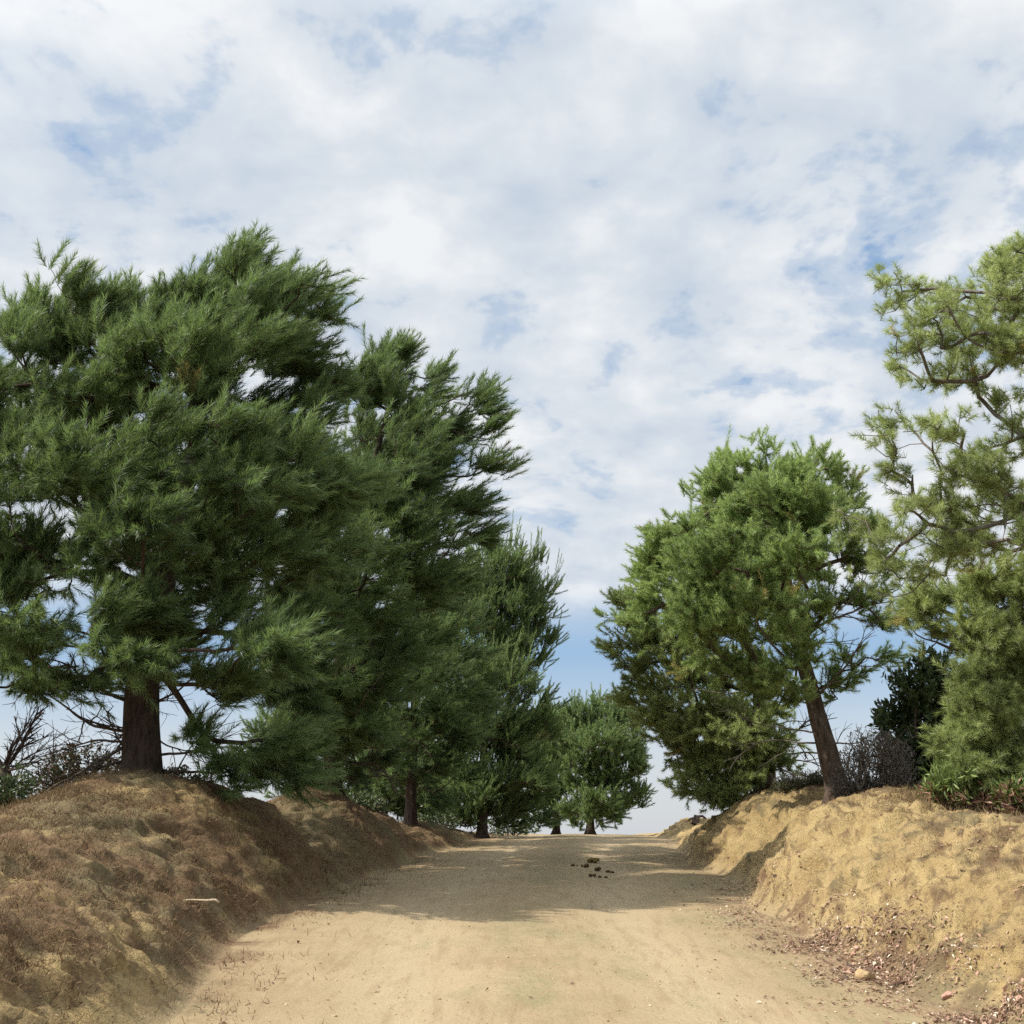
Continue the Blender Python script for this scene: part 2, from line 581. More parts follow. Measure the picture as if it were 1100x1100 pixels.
def ground_piece(name, r0, r1, c0, c1):
    sub = P[r0:r1, c0:c1]
    nr, nc = sub.shape[:2]
    i = np.arange(nr * nc).reshape(nr, nc)
    f = np.stack([i[:-1, :-1], i[:-1, 1:], i[1:, 1:], i[1:, :-1]], -1).reshape(-1)
    me = mesh_from(name, sub.reshape(-1, 3), f, np.full((nr - 1) * (nc - 1), 4), M_GROUND,
                   {'litter': litter[r0:r1, c0:c1].ravel(), 'bank': bankm[r0:r1, c0:c1].ravel(), 'track': track[r0:r1, c0:c1].ravel(), 'verge': verge[r0:r1, c0:c1].ravel()}, smooth=True)
    nn = np.ascontiguousarray(NORM[r0:r1, c0:c1].reshape(-1, 3))
    me.normals_split_custom_set_from_vertices(nn.tolist())
    o = link(name, me)
    o['kind'] = 'structure'
    return o


c_lb = NO - 1 - int(np.searchsorted(t_out, 5.0))
c_rb = NO + n_road - 2 + int(np.searchsorted(t_out, 5.0))
r_far = int(np.searchsorted(rows, 45))
ground_piece('dirt_road', 0, r_far + 1, NO - 1, NO + n_road - 1)
ground_piece('earth_bank_left', 0, r_far + 1, c_lb, NO)
ground_piece('earth_bank_right', 0, r_far + 1, NO + n_road - 2, c_rb + 1)
ground_piece('ground_left', 0, r_far + 1, 0, c_lb + 1)
ground_piece('ground_right', 0, r_far + 1, c_rb, NC)
ground_piece('ground_far', r_far, NR, 0, NC)


def ground_at(x, y):
    """height of the built ground under x, y (nearest vertices)"""
    r = int(np.clip(np.searchsorted(rows, y), 1, NR - 1))
    fr = (y - rows[r - 1]) / (rows[r] - rows[r - 1])
    z = [np.interp(x, P[k, :, 0], P[k, :, 2]) for k in (r - 1, r)]
    return z[0] * (1 - fr) + z[1] * fr


# ------------------------------------------------------------------ trees
def make_needles(B, D, L, M, nl, width, wind, rng, tint, droop=0.0, spread=(52, 18)):
    """brush shoots: needles as slim blades along every shoot axis"""
    S = len(B)
    s = (np.arange(M)[None, :] + rng.uniform(0, 1, (S, M))) / M
    s = s ** 0.85
    ref = nrm(rng.normal(size=(S, 3)))
    a = nrm(np.cross(D, ref))
    b = np.cross(D, a)
    ang = rng.uniform(0, 2 * math.pi, (S, M))
    rad = a[:, None] * np.cos(ang)[..., None] + b[:, None] * np.sin(ang)[..., None]
    phi = np.radians(spread[0] + (spread[1] - spread[0]) * s + rng.normal(0, 7, (S, M)))
    ln = nl * rng.uniform(0.75, 1.15, (S, M)) * (1 - 0.18 * s)
    bend = wind[None, None, :] * (0.65 * (L[:, None] * s ** 2)[..., None])
    base = B[:, None] + D[:, None] * (L[:, None] * s)[..., None] + bend
    nd = D[:, None] * np.cos(phi)[..., None] + rad * np.sin(phi)[..., None]
    nd = nrm(nd + wind[None, None] * 0.35 + np.array([0, 0, -droop]))
    tip = base + nd * ln[..., None]
    side = nrm(np.cross(rad + 0.38 * rng.normal(size=(S, M, 3)), nd)) * (width * 0.5)   # blades face away from the shoot's axis
    v = np.stack([base - side, base + side, tip + side * 0.25], 2).reshape(-1, 3)
    tt = np.clip(tint[:, None] + np.minimum(rng.normal(0, 0.05, (S, M)), 0.06) + 0.12 * (s - 0.8), 0, 1)
    tt = np.repeat(tt.reshape(-1), 3)
    return v, tt


def grow(targets, seeds, seed_len, rng, step=0.22, sag=0.10, k_path=0.35, grp=None):
    """joins every target to the growing branch system; returns chains of node ids, node positions, parent ids"""
    pos = [np.array(s) for s in seeds]
    par = [-1] * len(seeds)
    plen = list(seed_len)
    cap = len(seeds) + len(targets) * 14 + 50
    A = np.zeros((cap, 3)); PL = np.zeros(cap)
    A[:len(seeds)] = seeds; PL[:len(seeds)] = seed_len
    PA = np.full(cap, -1)
    n = len(seeds)
    chains = []
    for p in targets:
        dv = p - A[:n]
        dist = np.sqrt((dv ** 2).sum(1))
        cost = dist + k_path * PL[:n] + 0.5 * np.maximum(0, -dv[:, 2])
        j = int(np.argmin(cost))
        k = max(1, min(12, int(math.ceil(dist[j] / step))))
        s = np.linspace(0, 1, k + 1)[1:, None]
        mid = (A[j] + p) / 2 + np.array([0, 0, -sag * dist[j]]) + rng.normal(0, 0.05, 3) * dist[j]
        pts = (1 - s) ** 2 * A[j] + 2 * s * (1 - s) * mid + s ** 2 * p
        if k > 1:
            pts[:-1] += rng.normal(0, 0.012, (k - 1, 3))
        if n + k > cap - 2:
            break
        A[n:n + k] = pts
        PA[n] = j
        for q in range(1, k):
            PA[n + q] = n + q - 1
        seg = np.concatenate([[np.linalg.norm(pts[0] - A[j])], np.linalg.norm(np.diff(pts, axis=0), axis=1)])
        PL[n:n + k] = PL[j] + np.cumsum(seg)
        chains.append([j] + list(range(n, n + k)))
        n += k
    return chains, A[:n], PA[:n]


def in_lobes(lobes, n, rng, shell=0.5, clump=0):
    """tip points in the outer shells of the lobes, gathered in flattened sprays of about `clump` tips"""
    area = np.array([(l[1][0] * l[1][1] + l[1][0] * l[1][2] + l[1][1] * l[1][2]) * l[2] for l in lobes])
    cnt = np.maximum(3, np.round(n * area / area.sum()).astype(int))
    pts, out, ids = [], [], []
    for k, (c, r, _) in enumerate(lobes):
        m = cnt[k]
        g = max(2, int(round(m / clump))) if clump else m
        dr = nrm(rng.normal(size=(g, 3)))
        rr = (shell ** 2 + (1 - shell ** 2) * rng.uniform(0, 1, g)) ** 0.5
        if clump:
            own = rng.integers(0, g, m)
            dr, rr = dr[own], rr[own]
            jit = rng.normal(0, 1, (m, 3)) * np.array([0.20, 0.20, 0.12]) * min(1.3, max(0.6, r[0] / 0.75))
        else:
            jit = 0
        pts.append(c + dr * r * rr[:, None] + jit)
        out.append(dr)
        ids.append(np.full(m, k))
    return np.concatenate(pts), np.concatenate(out), np.concatenate(ids)


def pine(label, base_px, depth, trunk_px, trunk_r, lobes_px, n_twigs, seed, needle, bark=None, limb=None, group=None,
         wind=(0, 0, 0), shoots=6, M=20, nl=0.16, width=0.010, L=0.28, up=0.45, start=0.3, spread=(52, 18), fan=0.5,
         rmax=0.09, dead=0, dead_px=(0, 0), sag=0.10, tint_mu=0.5, tint_sd=0.22, depth_k=1.0, name='pine_tree', k_path=0.35, shell=0.5, droop=0.0, leaders=0.0, clump=7):
    rng = np.random.default_rng(seed)
    wind = np.array(wind, float)
    bark = bark or M_BARK
    limb = limb or M_LIMB
    b = at(base_px[0], base_px[1], depth)
    b[2] = ground_at(b[0], b[1]) - 0.03
    root = empty(name, b, label, 'tree', group)
    # trunk polyline
    tp = [b] + [at(q[0], q[1], depth + (q[2] if len(q) > 2 else 0)) for q in trunk_px]
    tp = np.array(tp)
    seg = np.linalg.norm(np.diff(tp, axis=0), axis=1)
    cum = lens(seg)
    m = max(8, int(cum[-1] / 0.16))
    sN = np.linspace(0, cum[-1], m)
    tr = np.stack([np.interp(sN, cum, tp[:, k]) for k in range(3)], 1)
    for _ in range(6):
        tr[1:-1] = (tr[:-2] + 2 * tr[1:-1] + tr[2:]) / 4
    f = sN / cum[-1]
    wob = np.stack([fbm(np.stack([sN * 0.9, sN * 0 + k * 9.1, sN * 0 + seed], -1), 2, seed) for k in range(2)], 1)
    tr[:, :2] += wob * 0.07 * np.clip(f * 4, 0, 1)[:, None]
    rad = trunk_r * (1 - 0.86 * f ** 1.1) * (1 + 0.22 * np.exp(-sN / 0.2))
    # trunk mesh
    sides = 18
    tan = nrm(np.gradient(tr, axis=0))
    a = nrm(np.cross(tan, np.array([0, 1.0, 0.05])))
    bb = np.cross(tan, a)
    ang = np.linspace(0, 2 * math.pi, sides, endpoint=False)
    ring = a[:, None] * np.cos(ang)[None, :, None] + bb[:, None] * np.sin(ang)[None, :, None]
    nz = fbm(np.stack([np.cos(ang)[None, :] * 2.6 + 0 * sN[:, None], np.sin(ang)[None, :] * 2.6 + 0 * sN[:, None], sN[:, None] * 1.7 + 0 * ang[None, :]], -1), 3, seed + 3)
    roots = np.maximum(0, np.sin(ang[None, :] * 4 + seed + 0.8 * nz)) ** 2
    vv = tr[:, None] + ring * (rad[:, None] * (1 + 0.16 * nz + 0.55 * roots * np.exp(-sN / 0.13)[:, None]))[..., None]
    bt = Buf()
    k = np.arange(m - 1)[:, None] * sides
    j = np.arange(sides)[None, :]
    q = np.stack([k + j, k + (j + 1) % sides, k + sides + (j + 1) % sides, k + sides + j], -1).reshape(-1)
    bt.v.append(vv.reshape(-1, 3) - b); bt.f.append(q); bt.s.append(np.full((m - 1) * sides, 4)); bt.n = m * sides
    link('trunk', bt.mesh('trunk', bark), root)
    # lobes
    lobes = []
    for lp in lobes_px:
        px, py, rx, ry = lp[:4]
        dd = lp[4] if len(lp) > 4 else rng.uniform(-0.7, 0.7)
        wgt = lp[5] if len(lp) > 5 else 1.0
        dl = depth + dd
        s_ = mpp(py, dl)
        ra = np.array([rx * s_, (rx + ry) * 0.5 * s_ * 1.1 * depth_k, ry * s_])
        lobes.append((at(px, py, dl) - wind * 0.25, np.maximum(ra - 0.34 * L, 0.5 * ra), wgt))   # shoots reach past the lobe
    T_, O_, I_ = in_lobes(lobes, n_twigs, rng, shell, clump)
    # keep tips off the ground
    gz = np.array([ground_at(p[0], p[1]) for p in T_])
    keep = T_[:, 2] > gz + 0.12
    T_, O_, I_ = T_[keep], O_[keep], I_[keep]
    first = int(start * m)
    seeds = tr[first:]
    seed_len = (sN[first:] - sN[first]) * 0.25
    centres = np.array([l[0] for l in lobes])
    cd = np.array([np.min(np.linalg.norm(seeds - c, axis=1)) for c in centres])
    centres = centres[np.argsort(cd)]
    td = np.array([np.min(np.linalg.norm(seeds - p, axis=1)) for p in T_])
    od = np.argsort(td)
    T_, O_, I_ = T_[od], O_[od], I_[od]
    chains, A, PA = grow(np.concatenate([centres, T_]), seeds, seed_len, rng, sag=sag, k_path=k_path)
    nS = len(seeds)
    # pipe-model radii
    r = np.zeros(len(A))
    ends = [c[-1] for c in chains]
    acc = np.zeros(len(A))
    acc[ends] += 0.0055 ** 2.25
    for i in range(len(A) - 1, nS - 1, -1):
        if PA[i] >= nS or PA[i] >= 0:
            acc[PA[i]] += acc[i]
    r = np.clip(acc ** (1 / 2.25), 0.004, rmax)
    r[:nS] = np.minimum(rmax, rad[first:] * 0.8)
    bf = Buf()
    for c in chains:
        rr = r[c].copy()
        rr[0] = min(rr[0], rr[1] * 1.25)
        bf.tube(A[c] - b, rr, 3 if rr[0] < 0.014 else (5 if rr[0] < 0.04 else 8), cap=False)
    # shoots
    tips = np.array(ends[len(centres):])
    nc0 = len(centres)
    tdir = nrm(np.array([A[c[-1]] - A[c[-2]] for c in chains[nc0:]]))
    n_t = len(tips)
    out = O_[:n_t]
    cen = nrm(A[tips] - (b + np.array([0, 0, 0.45 * (cum[-1])])))
    D0 = nrm(0.40 * tdir + 0.55 * out + 0.35 * cen + np.array([0, 0, up]) + wind * 0.8)
    Dm = np.repeat(D0, shoots, 0)
    Dm = nrm(Dm + fan * rng.normal(size=Dm.shape))
    Bm = np.repeat(A[tips], shoots, 0)
    back = rng.uniform(0, 0.30, len(Bm)) * (rng.uniform(size=len(Bm)) > 0.25)
    Bm = Bm - np.repeat(tdir, shoots, 0) * back[:, None] + rng.normal(0, 0.035, Bm.shape)
    Lm = L * rng.uniform(0.6, 1.25, len(Bm))
    if leaders:                                             # upright leading shoots on the upper side of the crown
        li = np.repeat((out[:, 2] > 0.35) & (rng.uniform(size=n_t) < leaders), shoots) & (np.tile(np.arange(shoots), n_t) == 0)
        Dm[li] = nrm(np.array([0, 0, 1.0]) + wind * 0.6 + 0.16 * rng.normal(size=(li.sum(), 3)))
        Lm[li] = L * rng.uniform(1.5, 2.3, li.sum())
    lobe_t = rng.normal(0, tint_sd * 0.7, len(lobes))
    tt = tint_mu + np.repeat(lobe_t[I_[:n_t]], shoots) + np.repeat(rng.normal(0, tint_sd * 0.7, n_t), shoots) + rng.normal(0, tint_sd * 0.6, len(Bm))
    dryc = rng.uniform(size=n_t) < 0.018
    tt = np.minimum(tt, 0.86)
    tt[np.repeat(dryc, shoots)] += 0.3
    tt = np.clip(tt, 0.02, 1)
    v, ta = make_needles(Bm, Dm, Lm, M, nl, width, wind, rng, tt, spread=spread, droop=droop)
    # woody axes of the shoots
    e = Bm + Dm * (Lm * 0.9)[:, None] - b
    s0 = Bm - b
    sd_ = nrm(np.cross(Dm, nrm(rng.normal(size=Dm.shape)))) * 0.004
    sd2 = np.cross(Dm, sd_)
    tri = np.stack([s0 + sd_, s0 - 0.5 * sd_ + sd2, s0 - 0.5 * sd_ - sd2, e], 1).reshape(-1, 3)
    o4 = np.arange(len(Bm))[:, None] * 4
    fcs = (o4[:, :, None] + np.array([[0, 1, 3], [1, 2, 3], [2, 0, 3]])[None]).reshape(-1)
    bf.v.append(tri); bf.f.append(fcs + bf.n); bf.s.append(np.full(len(Bm) * 3, 3)); bf.n += len(tri)
    link('branches', bf.mesh('branches', limb), root)
    me = mesh_from('crown', v - b, np.arange(len(v)), np.full(len(v) // 3, 3), needle, {'tint': ta})
    link('crown', me, root)
    if dead:
        db = Buf()
        for _ in range(dead):
            h = rng.uniform(dead_px[0], dead_px[1])
            i = int(np.argmin(np.abs(tr[:, 2] - (b[2] + h))))
            ang_ = rng.uniform(0, 2 * math.pi)
            wander(db, tr[i], np.array([math.cos(ang_), 0.6 * math.sin(ang_), rng.uniform(-0.1, 0.35)]), rng.uniform(0.9, 2.2), rng.uniform(0.014, 0.03), rng, off=b)
        link('dead_branches', db.mesh('dead_branches', M_TWIG if bark is not M_BARK else M_LIMB), root)
    return root


def wander(buf, p, dr, length, r, rng, off=0, depth=0, curl=0.22, kids=5, minlen=0.12, grav=0.0):
    """a bare crooked branch with side twigs"""
    dr = np.array(dr, float)
    dr = dr / np.linalg.norm(dr)
    n = max(4, int(length / 0.09))
    pts = [np.array(p, float)]
    for k in range(n):
        dr = dr + rng.normal(0, curl, 3) * 0.6 + np.array([0, 0, grav])
        dr = dr / np.linalg.norm(dr)
        pts.append(pts[-1] + dr * length / n)
    pts = np.array(pts)
    buf.tube(pts - off, np.linspace(r, max(0.0025, r * 0.25), n + 1), 5 if r > 0.012 else 3, cap=False)
    if depth < 2 and length > minlen * 2:
        for _ in range(kids if depth == 0 else max(2, kids - 2)):
            k = rng.integers(max(1, n // 4), n)
            d2 = nrm(pts[k] - pts[k - 1]) + rng.normal(0, 0.65, 3)
            wander(buf, pts[k], d2, length * rng.uniform(0.25, 0.5), max(0.003, r * 0.5), rng, off, depth + 1, curl, kids, minlen, grav)


WL_ = (0.44, 0.0, 0.14)
# the big windblown pine on the left mound
pine('biggest windblown pine with thick dark trunk on the front left mound', (151, 842), 15.0,
     [(152, 760), (160, 690), (175, 620), (195, 540), (215, 450), (235, 380), (255, 320, 0.2)], 0.245,
     [(262, 305, 38, 34), (300, 315, 36, 34), (215, 330, 46, 34), (330, 315, 22, 26), (80, 325, 48, 36), (115, 345, 42, 30), (20, 372, 45, 34), (-30, 420, 60, 60),
      (165, 385, 66, 42, -0.8), (250, 380, 75, 52, -1.0), (310, 380, 48, 50), (368, 342, 22, 26, 0.2, 0.7), (372, 400, 26, 32, 0.3, 0.8), (70, 420, 75, 52, -0.6), (170, 450, 75, 50, 1.2),
      (330, 450, 62, 52, 0.8), (20, 490, 70, 55, -1.2), (120, 490, 78, 50, -1.8), (210, 480, 70, 50, -2.0), (290, 500, 78, 56, -1.6), (362, 500, 58, 50, -0.6),
      (100, 520, 90, 55, 2.0), (250, 540, 95, 55, 2.2), (165, 570, 62, 36, -2.4), (250, 590, 75, 48, -1.2), (330, 580, 70, 56, -0.8), (25, 570, 60, 32, -1.2),
      (15, 655, 66, 48, -1.0), (110, 668, 74, 36, -1.8), (165, 700, 48, 26, -1.9), (-50, 620, 60, 60), (50, 710, 52, 34, -0.4), (105, 725, 40, 24, 0.3),
      (295, 690, 68, 46, -2.6), (245, 660, 50, 34, -1.0), (335, 665, 55, 46, 0.5), (250, 750, 52, 46, -1.2), (300, 790, 56, 48, -0.8), (250, 820, 40, 26, -0.2, 0.7), (330, 740, 45, 40, 0.5),
      (280, 840, 30, 18, -0.4, 0.7), (150, 660, 50, 26, -1.4), (190, 640, 50, 30, 0.8), (200, 700, 46, 30, -0.6), (130, 700, 60, 34, 0.9), (200, 610, 60, 40, 0.5), (235, 800, 34, 30, -0.4, 0.8), (265, 842, 40, 16, -0.2), (180, 560, 90, 60, 1.0), (320, 810, 40, 40, -0.8), (0, 735, 50, 26, -0.6), (60, 610, 60, 40, 1.2), (40, 600, 50, 36, -0.3), (120, 600, 40, 26, 1.4), (30, 690, 60, 40, 0.8), (-40, 500, 60, 70), (130, 610, 60, 40, -0.6, 0.6), (250, 335, 84, 44, 0.3), (190, 360, 70, 44, 0.8), (300, 345, 50, 40, -0.4), (110, 370, 60, 40, 0.2), (50, 350, 50, 36, 0.5), (275, 290, 40, 26, 0.3), (250, 420, 60, 40, 0.4), (265, 450, 70, 40, -0.6), (60, 470, 60, 40, 0.5), (20, 430, 50, 40, 0.8), (340, 320, 18, 30, 0.2), (165, 725, 40, 20, -1.0), (75, 735, 40, 18, -0.5)],
     2750, 11, M_NEEDLE_L, wind=WL_, shoots=4, M=84, nl=0.165, width=0.0100, L=0.36, spread=(48, 33), clump=7, start=0.28, dead=16, dead_px=(0.15, 1.2), rmax=0.10, tint_mu=0.5,
     group='pines along the left of the road', fan=0.38, up=0.35, shell=0.42, limb=M_BARK)

pine('tall dark pine behind the second left mound with a bough reaching up right', (356, 862), 20.0,
     [(357, 800), (365, 700), (385, 600), (405, 500), (420, 430), (432, 385)], 0.155,
     [(432, 392, 32, 28), (462, 405, 26, 28), (400, 425, 40, 36), (450, 440, 55, 40), (518, 438, 30, 22, -0.6), (497, 462, 38, 30, -0.6), (530, 470, 20, 24, -0.5), (500, 510, 46, 38, -0.8),
      (430, 500, 62, 50, -1.2), (370, 540, 60, 56, -1.4), (450, 570, 60, 52, -1.2), (505, 560, 40, 34, -0.2), (400, 620, 70, 52, -1.6), (340, 620, 55, 50, -0.5), (470, 620, 48, 40), (430, 530, 80, 60, 1.6),
      (400, 650, 85, 60, 1.6), (420, 700, 62, 44, -1.2), (350, 730, 60, 46, -1.0), (400, 760, 56, 36, -0.6), (340, 780, 50, 30, 0.6), (310, 700, 40, 40, 0.8), (320, 800, 40, 34, -0.5), (385, 790, 40, 34, -0.4), (350, 680, 60, 50, 1.0), (390, 820, 34, 22, 0.5), (445, 400, 44, 34, 0.3), (410, 470, 60, 50, 0.4), (520, 425, 22, 26, -0.5, 0.8), (535, 500, 14, 24, -0.5, 0.8), (480, 600, 44, 40, 0.4), (390, 720, 70, 50, 0.9)],
     1500, 12, M_NEEDLE_L, wind=WL_, shoots=4, M=70, nl=0.170, width=0.0125, L=0.38, spread=(48, 33), clump=7, start=0.2, dead=6, dead_px=(0.2, 1.5), tint_mu=0.42,
     group='pines along the left of the road', fan=0.38, shell=0.42, limb=M_BARK)

pine('shadowed pine standing behind the low third mound on the left', (441, 884), 25.0,
     [(441, 840), (446, 760), (455, 690), (462, 630)], 0.135,
     [(455, 640, 45, 34), (430, 690, 50, 42), (485, 690, 42, 40), (460, 740, 60, 42, -0.9), (420, 770, 48, 36, -0.6), (490, 780, 44, 36), (450, 810, 44, 26, -0.8), (390, 800, 34, 30, 0.4), (500, 830, 30, 22), (405, 840, 26, 16), (470, 850, 30, 20, -0.5), (420, 820, 40, 30, 0.6), (480, 740, 60, 60, 0.9)],
     640, 13, M_NEEDLE_L, wind=(0.35, 0, 0.1), shoots=4, M=56, nl=0.15, width=0.0165, L=0.38, spread=(48, 33), start=0.2, tint_mu=0.38,
     group='pines along the left of the road', limb=M_BARK)

pine('spiky topped pine at the left edge of the far sky gap', (518, 893), 29.0,
     [(520, 840), (524, 760), (528, 680), (532, 610)], 0.125,
     [(518, 598, 24, 24), (548, 604, 28, 26), (575, 622, 20, 26), (530, 640, 44, 36), (572, 655, 26, 24), (500, 670, 42, 44), (555, 690, 38, 38), (584, 700, 17, 26), (585, 742, 17, 22, 0, 0.8), (545, 735, 44, 36, -0.8),
      (505, 740, 44, 42, -0.8), (525, 785, 46, 34, -0.8), (565, 780, 26, 30), (490, 800, 36, 34), (545, 830, 34, 26), (505, 850, 36, 26), (560, 858, 22, 18), (530, 872, 30, 14), (480, 870, 22, 16), (575, 815, 24, 22), (580, 780, 24, 24), (500, 885, 30, 10), (455, 860, 30, 20, 0.8), (545, 885, 30, 10), (575, 850, 24, 24, 0.4), (585, 880, 20, 10), (520, 850, 50, 34, 0.8), (560, 660, 40, 60, 0.4), (540, 760, 50, 60, 0.8), (560, 835, 40, 30, -0.3), (500, 640, 30, 40, 0.5)],
     1750, 14, M_NEEDLE_F, wind=(0.12, 0, 0.25), shoots=4, M=52, nl=0.12, width=0.017, L=0.4, start=0.08, up=0.9, spread=(38, 26), tint_mu=0.42, fan=0.35, leaders=0.8,
     group='pines along the left of the road', limb=M_BARK)

pine('small far pine with open forked limbs in the middle of the road gap', (597, 896), 40.0,
     [(598, 870), (596, 830), (592, 790)], 0.12,
     [(590, 778, 28, 20), (565, 790, 22, 20), (610, 790, 22, 22), (585, 815, 34, 24, -0.8), (560, 835, 24, 22), (610, 840, 20, 18), (575, 862, 22, 14), (618, 868, 14, 10), (560, 805, 26, 26, 0.5), (560, 872, 24, 16), (600, 856, 18, 12), (570, 845, 26, 20, 0.6), (572, 880, 24, 9, -0.4), (600, 870, 20, 12, 0.5)],
     640, 15, M_NEEDLE_F, wind=(0, 0, 0.15), shoots=4, M=44, nl=0.14, width=0.022, L=0.34, start=0.2, up=0.8, tint_mu=0.5, leaders=0.6, group='far pines beyond the crest', spread=(42, 28))

pine('rounded far pine closing the road beyond the crest', (634, 897), 38.0,
     [(634, 870), (636, 830), (640, 790)], 0.14,
     [(628, 776, 26, 18), (652, 778, 22, 18), (670, 795, 20, 20), (640, 800, 34, 26, -0.8), (620, 825, 26, 22, -0.4), (662, 830, 26, 22), (682, 850, 14, 14, 0, 0.8), (640, 855, 30, 20, -0.5), (615, 872, 18, 12), (655, 876, 20, 10), (604, 800, 20, 24), (684, 815, 14, 14), (688, 866, 10, 6, 0, 0.7), (655, 850, 28, 22, 0.6), (645, 872, 30, 12, -0.3), (688, 828, 14, 18), (606, 790, 26, 26, 0.4), (645, 768, 40, 14), (680, 800, 18, 22, 0.3), (620, 886, 16, 6, 0.4), (665, 868, 18, 10, 0.2)],
     950, 16, M_NEEDLE_F, wind=(0, 0, 0.15), shoots=4, M=44, nl=0.14, width=0.022, L=0.34, start=0.2, up=0.8, tint_mu=0.58, leaders=0.6, group='far pines beyond the crest', spread=(42, 28))

pine('broad shady pine further back filling the gap behind the second and third mounds', (385, 866), 31.0,
     [(386, 830), (390, 780), (392, 720)], 0.17,
     [(350, 800, 60, 40), (410, 790, 60, 40), (380, 740, 60, 40), (320, 840, 50, 26), (370, 850, 50, 22), (430, 850, 50, 26), (470, 830, 40, 40), (300, 800, 40, 34), (450, 780, 50, 50), (340, 770, 50, 40), (400, 850, 44, 18), (330, 856, 40, 12), (455, 862, 40, 16), (420, 868, 40, 10)],
     1050, 17, M_NEEDLE_F, wind=(0.1, 0, 0.1), shoots=4, M=44, nl=0.15, width=0.02, L=0.34, start=0.08, up=0.5, tint_mu=0.35,
     group='pines along the left of the road', spread=(46, 30), limb=M_BARK)
# right hand side
pine('leaning bright green pine on the right bank with rounded crown', (903, 852), 17.0,
     [(890, 800), (876, 750), (860, 700), (848, 650), (838, 590), (828, 530)], 0.17,
     [(790, 500, 28, 24), (765, 530, 34, 30), (870, 508, 32, 26), (832, 512, 34, 28), (905, 545, 26, 26, 0, 0.7), (815, 555, 52, 40, -1.0), (870, 560, 42, 36, -0.8), (735, 570, 36, 30), (780, 600, 52, 42, -1.4),
      (855, 610, 50, 36, -1.4), (715, 610, 32, 28), (905, 600, 34, 26, -0.3, 0.8), (740, 650, 46, 38, -1.2), (810, 660, 50, 36, -1.6), (885, 660, 46, 24, -0.8, 0.8), (690, 660, 30, 28, 0.2), (800, 600, 80, 60, 1.6),
      (760, 690, 40, 30, -0.8), (850, 710, 40, 24, -1.2, 0.8), (930, 650, 26, 14, 0, 0.45), (905, 720, 34, 14, 0.2, 0.4), (810, 720, 40, 26, -0.6, 0.8), (850, 540, 60, 50, -0.4), (790, 540, 50, 40, 0.6), (730, 620, 50, 50, 0.5), (800, 650, 60, 50, 0.6), (945, 605, 30, 16, 0, 0.9), (950, 672, 30, 14, 0.2, 0.8), (930, 705, 30, 14, -0.3, 0.8), (925, 575, 26, 20, 0, 0.9), (915, 640, 30, 20, 0.3, 0.8), (890, 735, 30, 14, 0.3, 0.7), (840, 730, 40, 18, -0.6, 0.8), (835, 760, 30, 16, -0.5, 0.6), (822, 488, 16, 14), (880, 492, 14, 14), (900, 750, 24, 10, 0.3, 0.4), (860, 690, 40, 20, -0.4, 0.6)],
     1650, 21, M_NEEDLE_R, bark=M_BARK_R, wind=(0, 0, 0.05), shoots=4, M=80, nl=0.1, width=0.0105, L=0.24, start=0.3, dead=12, dead_px=(0.6, 2.6), tint_mu=0.58, spread=(56, 40), leaders=0.2, k_path=0.2, clump=10,
     group='pines along the right bank', up=0.55)
pine('low spreading pine behind the leaning pine on the right, drooping to the bank', (822, 848), 21.0,
     [(822, 800), (818, 750), (805, 690), (790, 640)], 0.18,
     [(672, 655, 26, 24), (652, 692, 17, 17, 0, 0.9), (690, 700, 36, 30), (730, 700, 42, 40, -0.8), (770, 650, 50, 40), (700, 745, 38, 34), (750, 760, 46, 34, -0.8), (800, 760, 44, 34, -0.6), (730, 800, 38, 26), (785, 810, 46, 26, -0.6), (742, 838, 28, 18, -0.9), (770, 862, 26, 8, -1.4),
      (765, 840, 30, 22, -0.6), (738, 848, 18, 16, -0.5, 0.8), (812, 825, 34, 20, -0.8), (715, 780, 26, 22, 0, 0.8), (800, 840, 30, 14, -1.0), (770, 725, 60, 40, 0.6), (760, 790, 60, 40, 0.8), (775, 850, 30, 14, -1.2), (820, 790, 40, 30, -0.8), (725, 845, 14, 10, -0.5, 0.8), (790, 780, 44, 40, -1.2), (815, 850, 34, 12, -1.3)],
     1200, 22, M_NEEDLE_Y, bark=M_BARK_R, wind=(0, 0, 0.05), shoots=4, M=62, nl=0.105, width=0.013, L=0.24, start=0.1, tint_mu=0.52, spread=(56, 40), k_path=0.2, group='pines along the right bank', dead=6, dead_px=(0.3, 1.6))
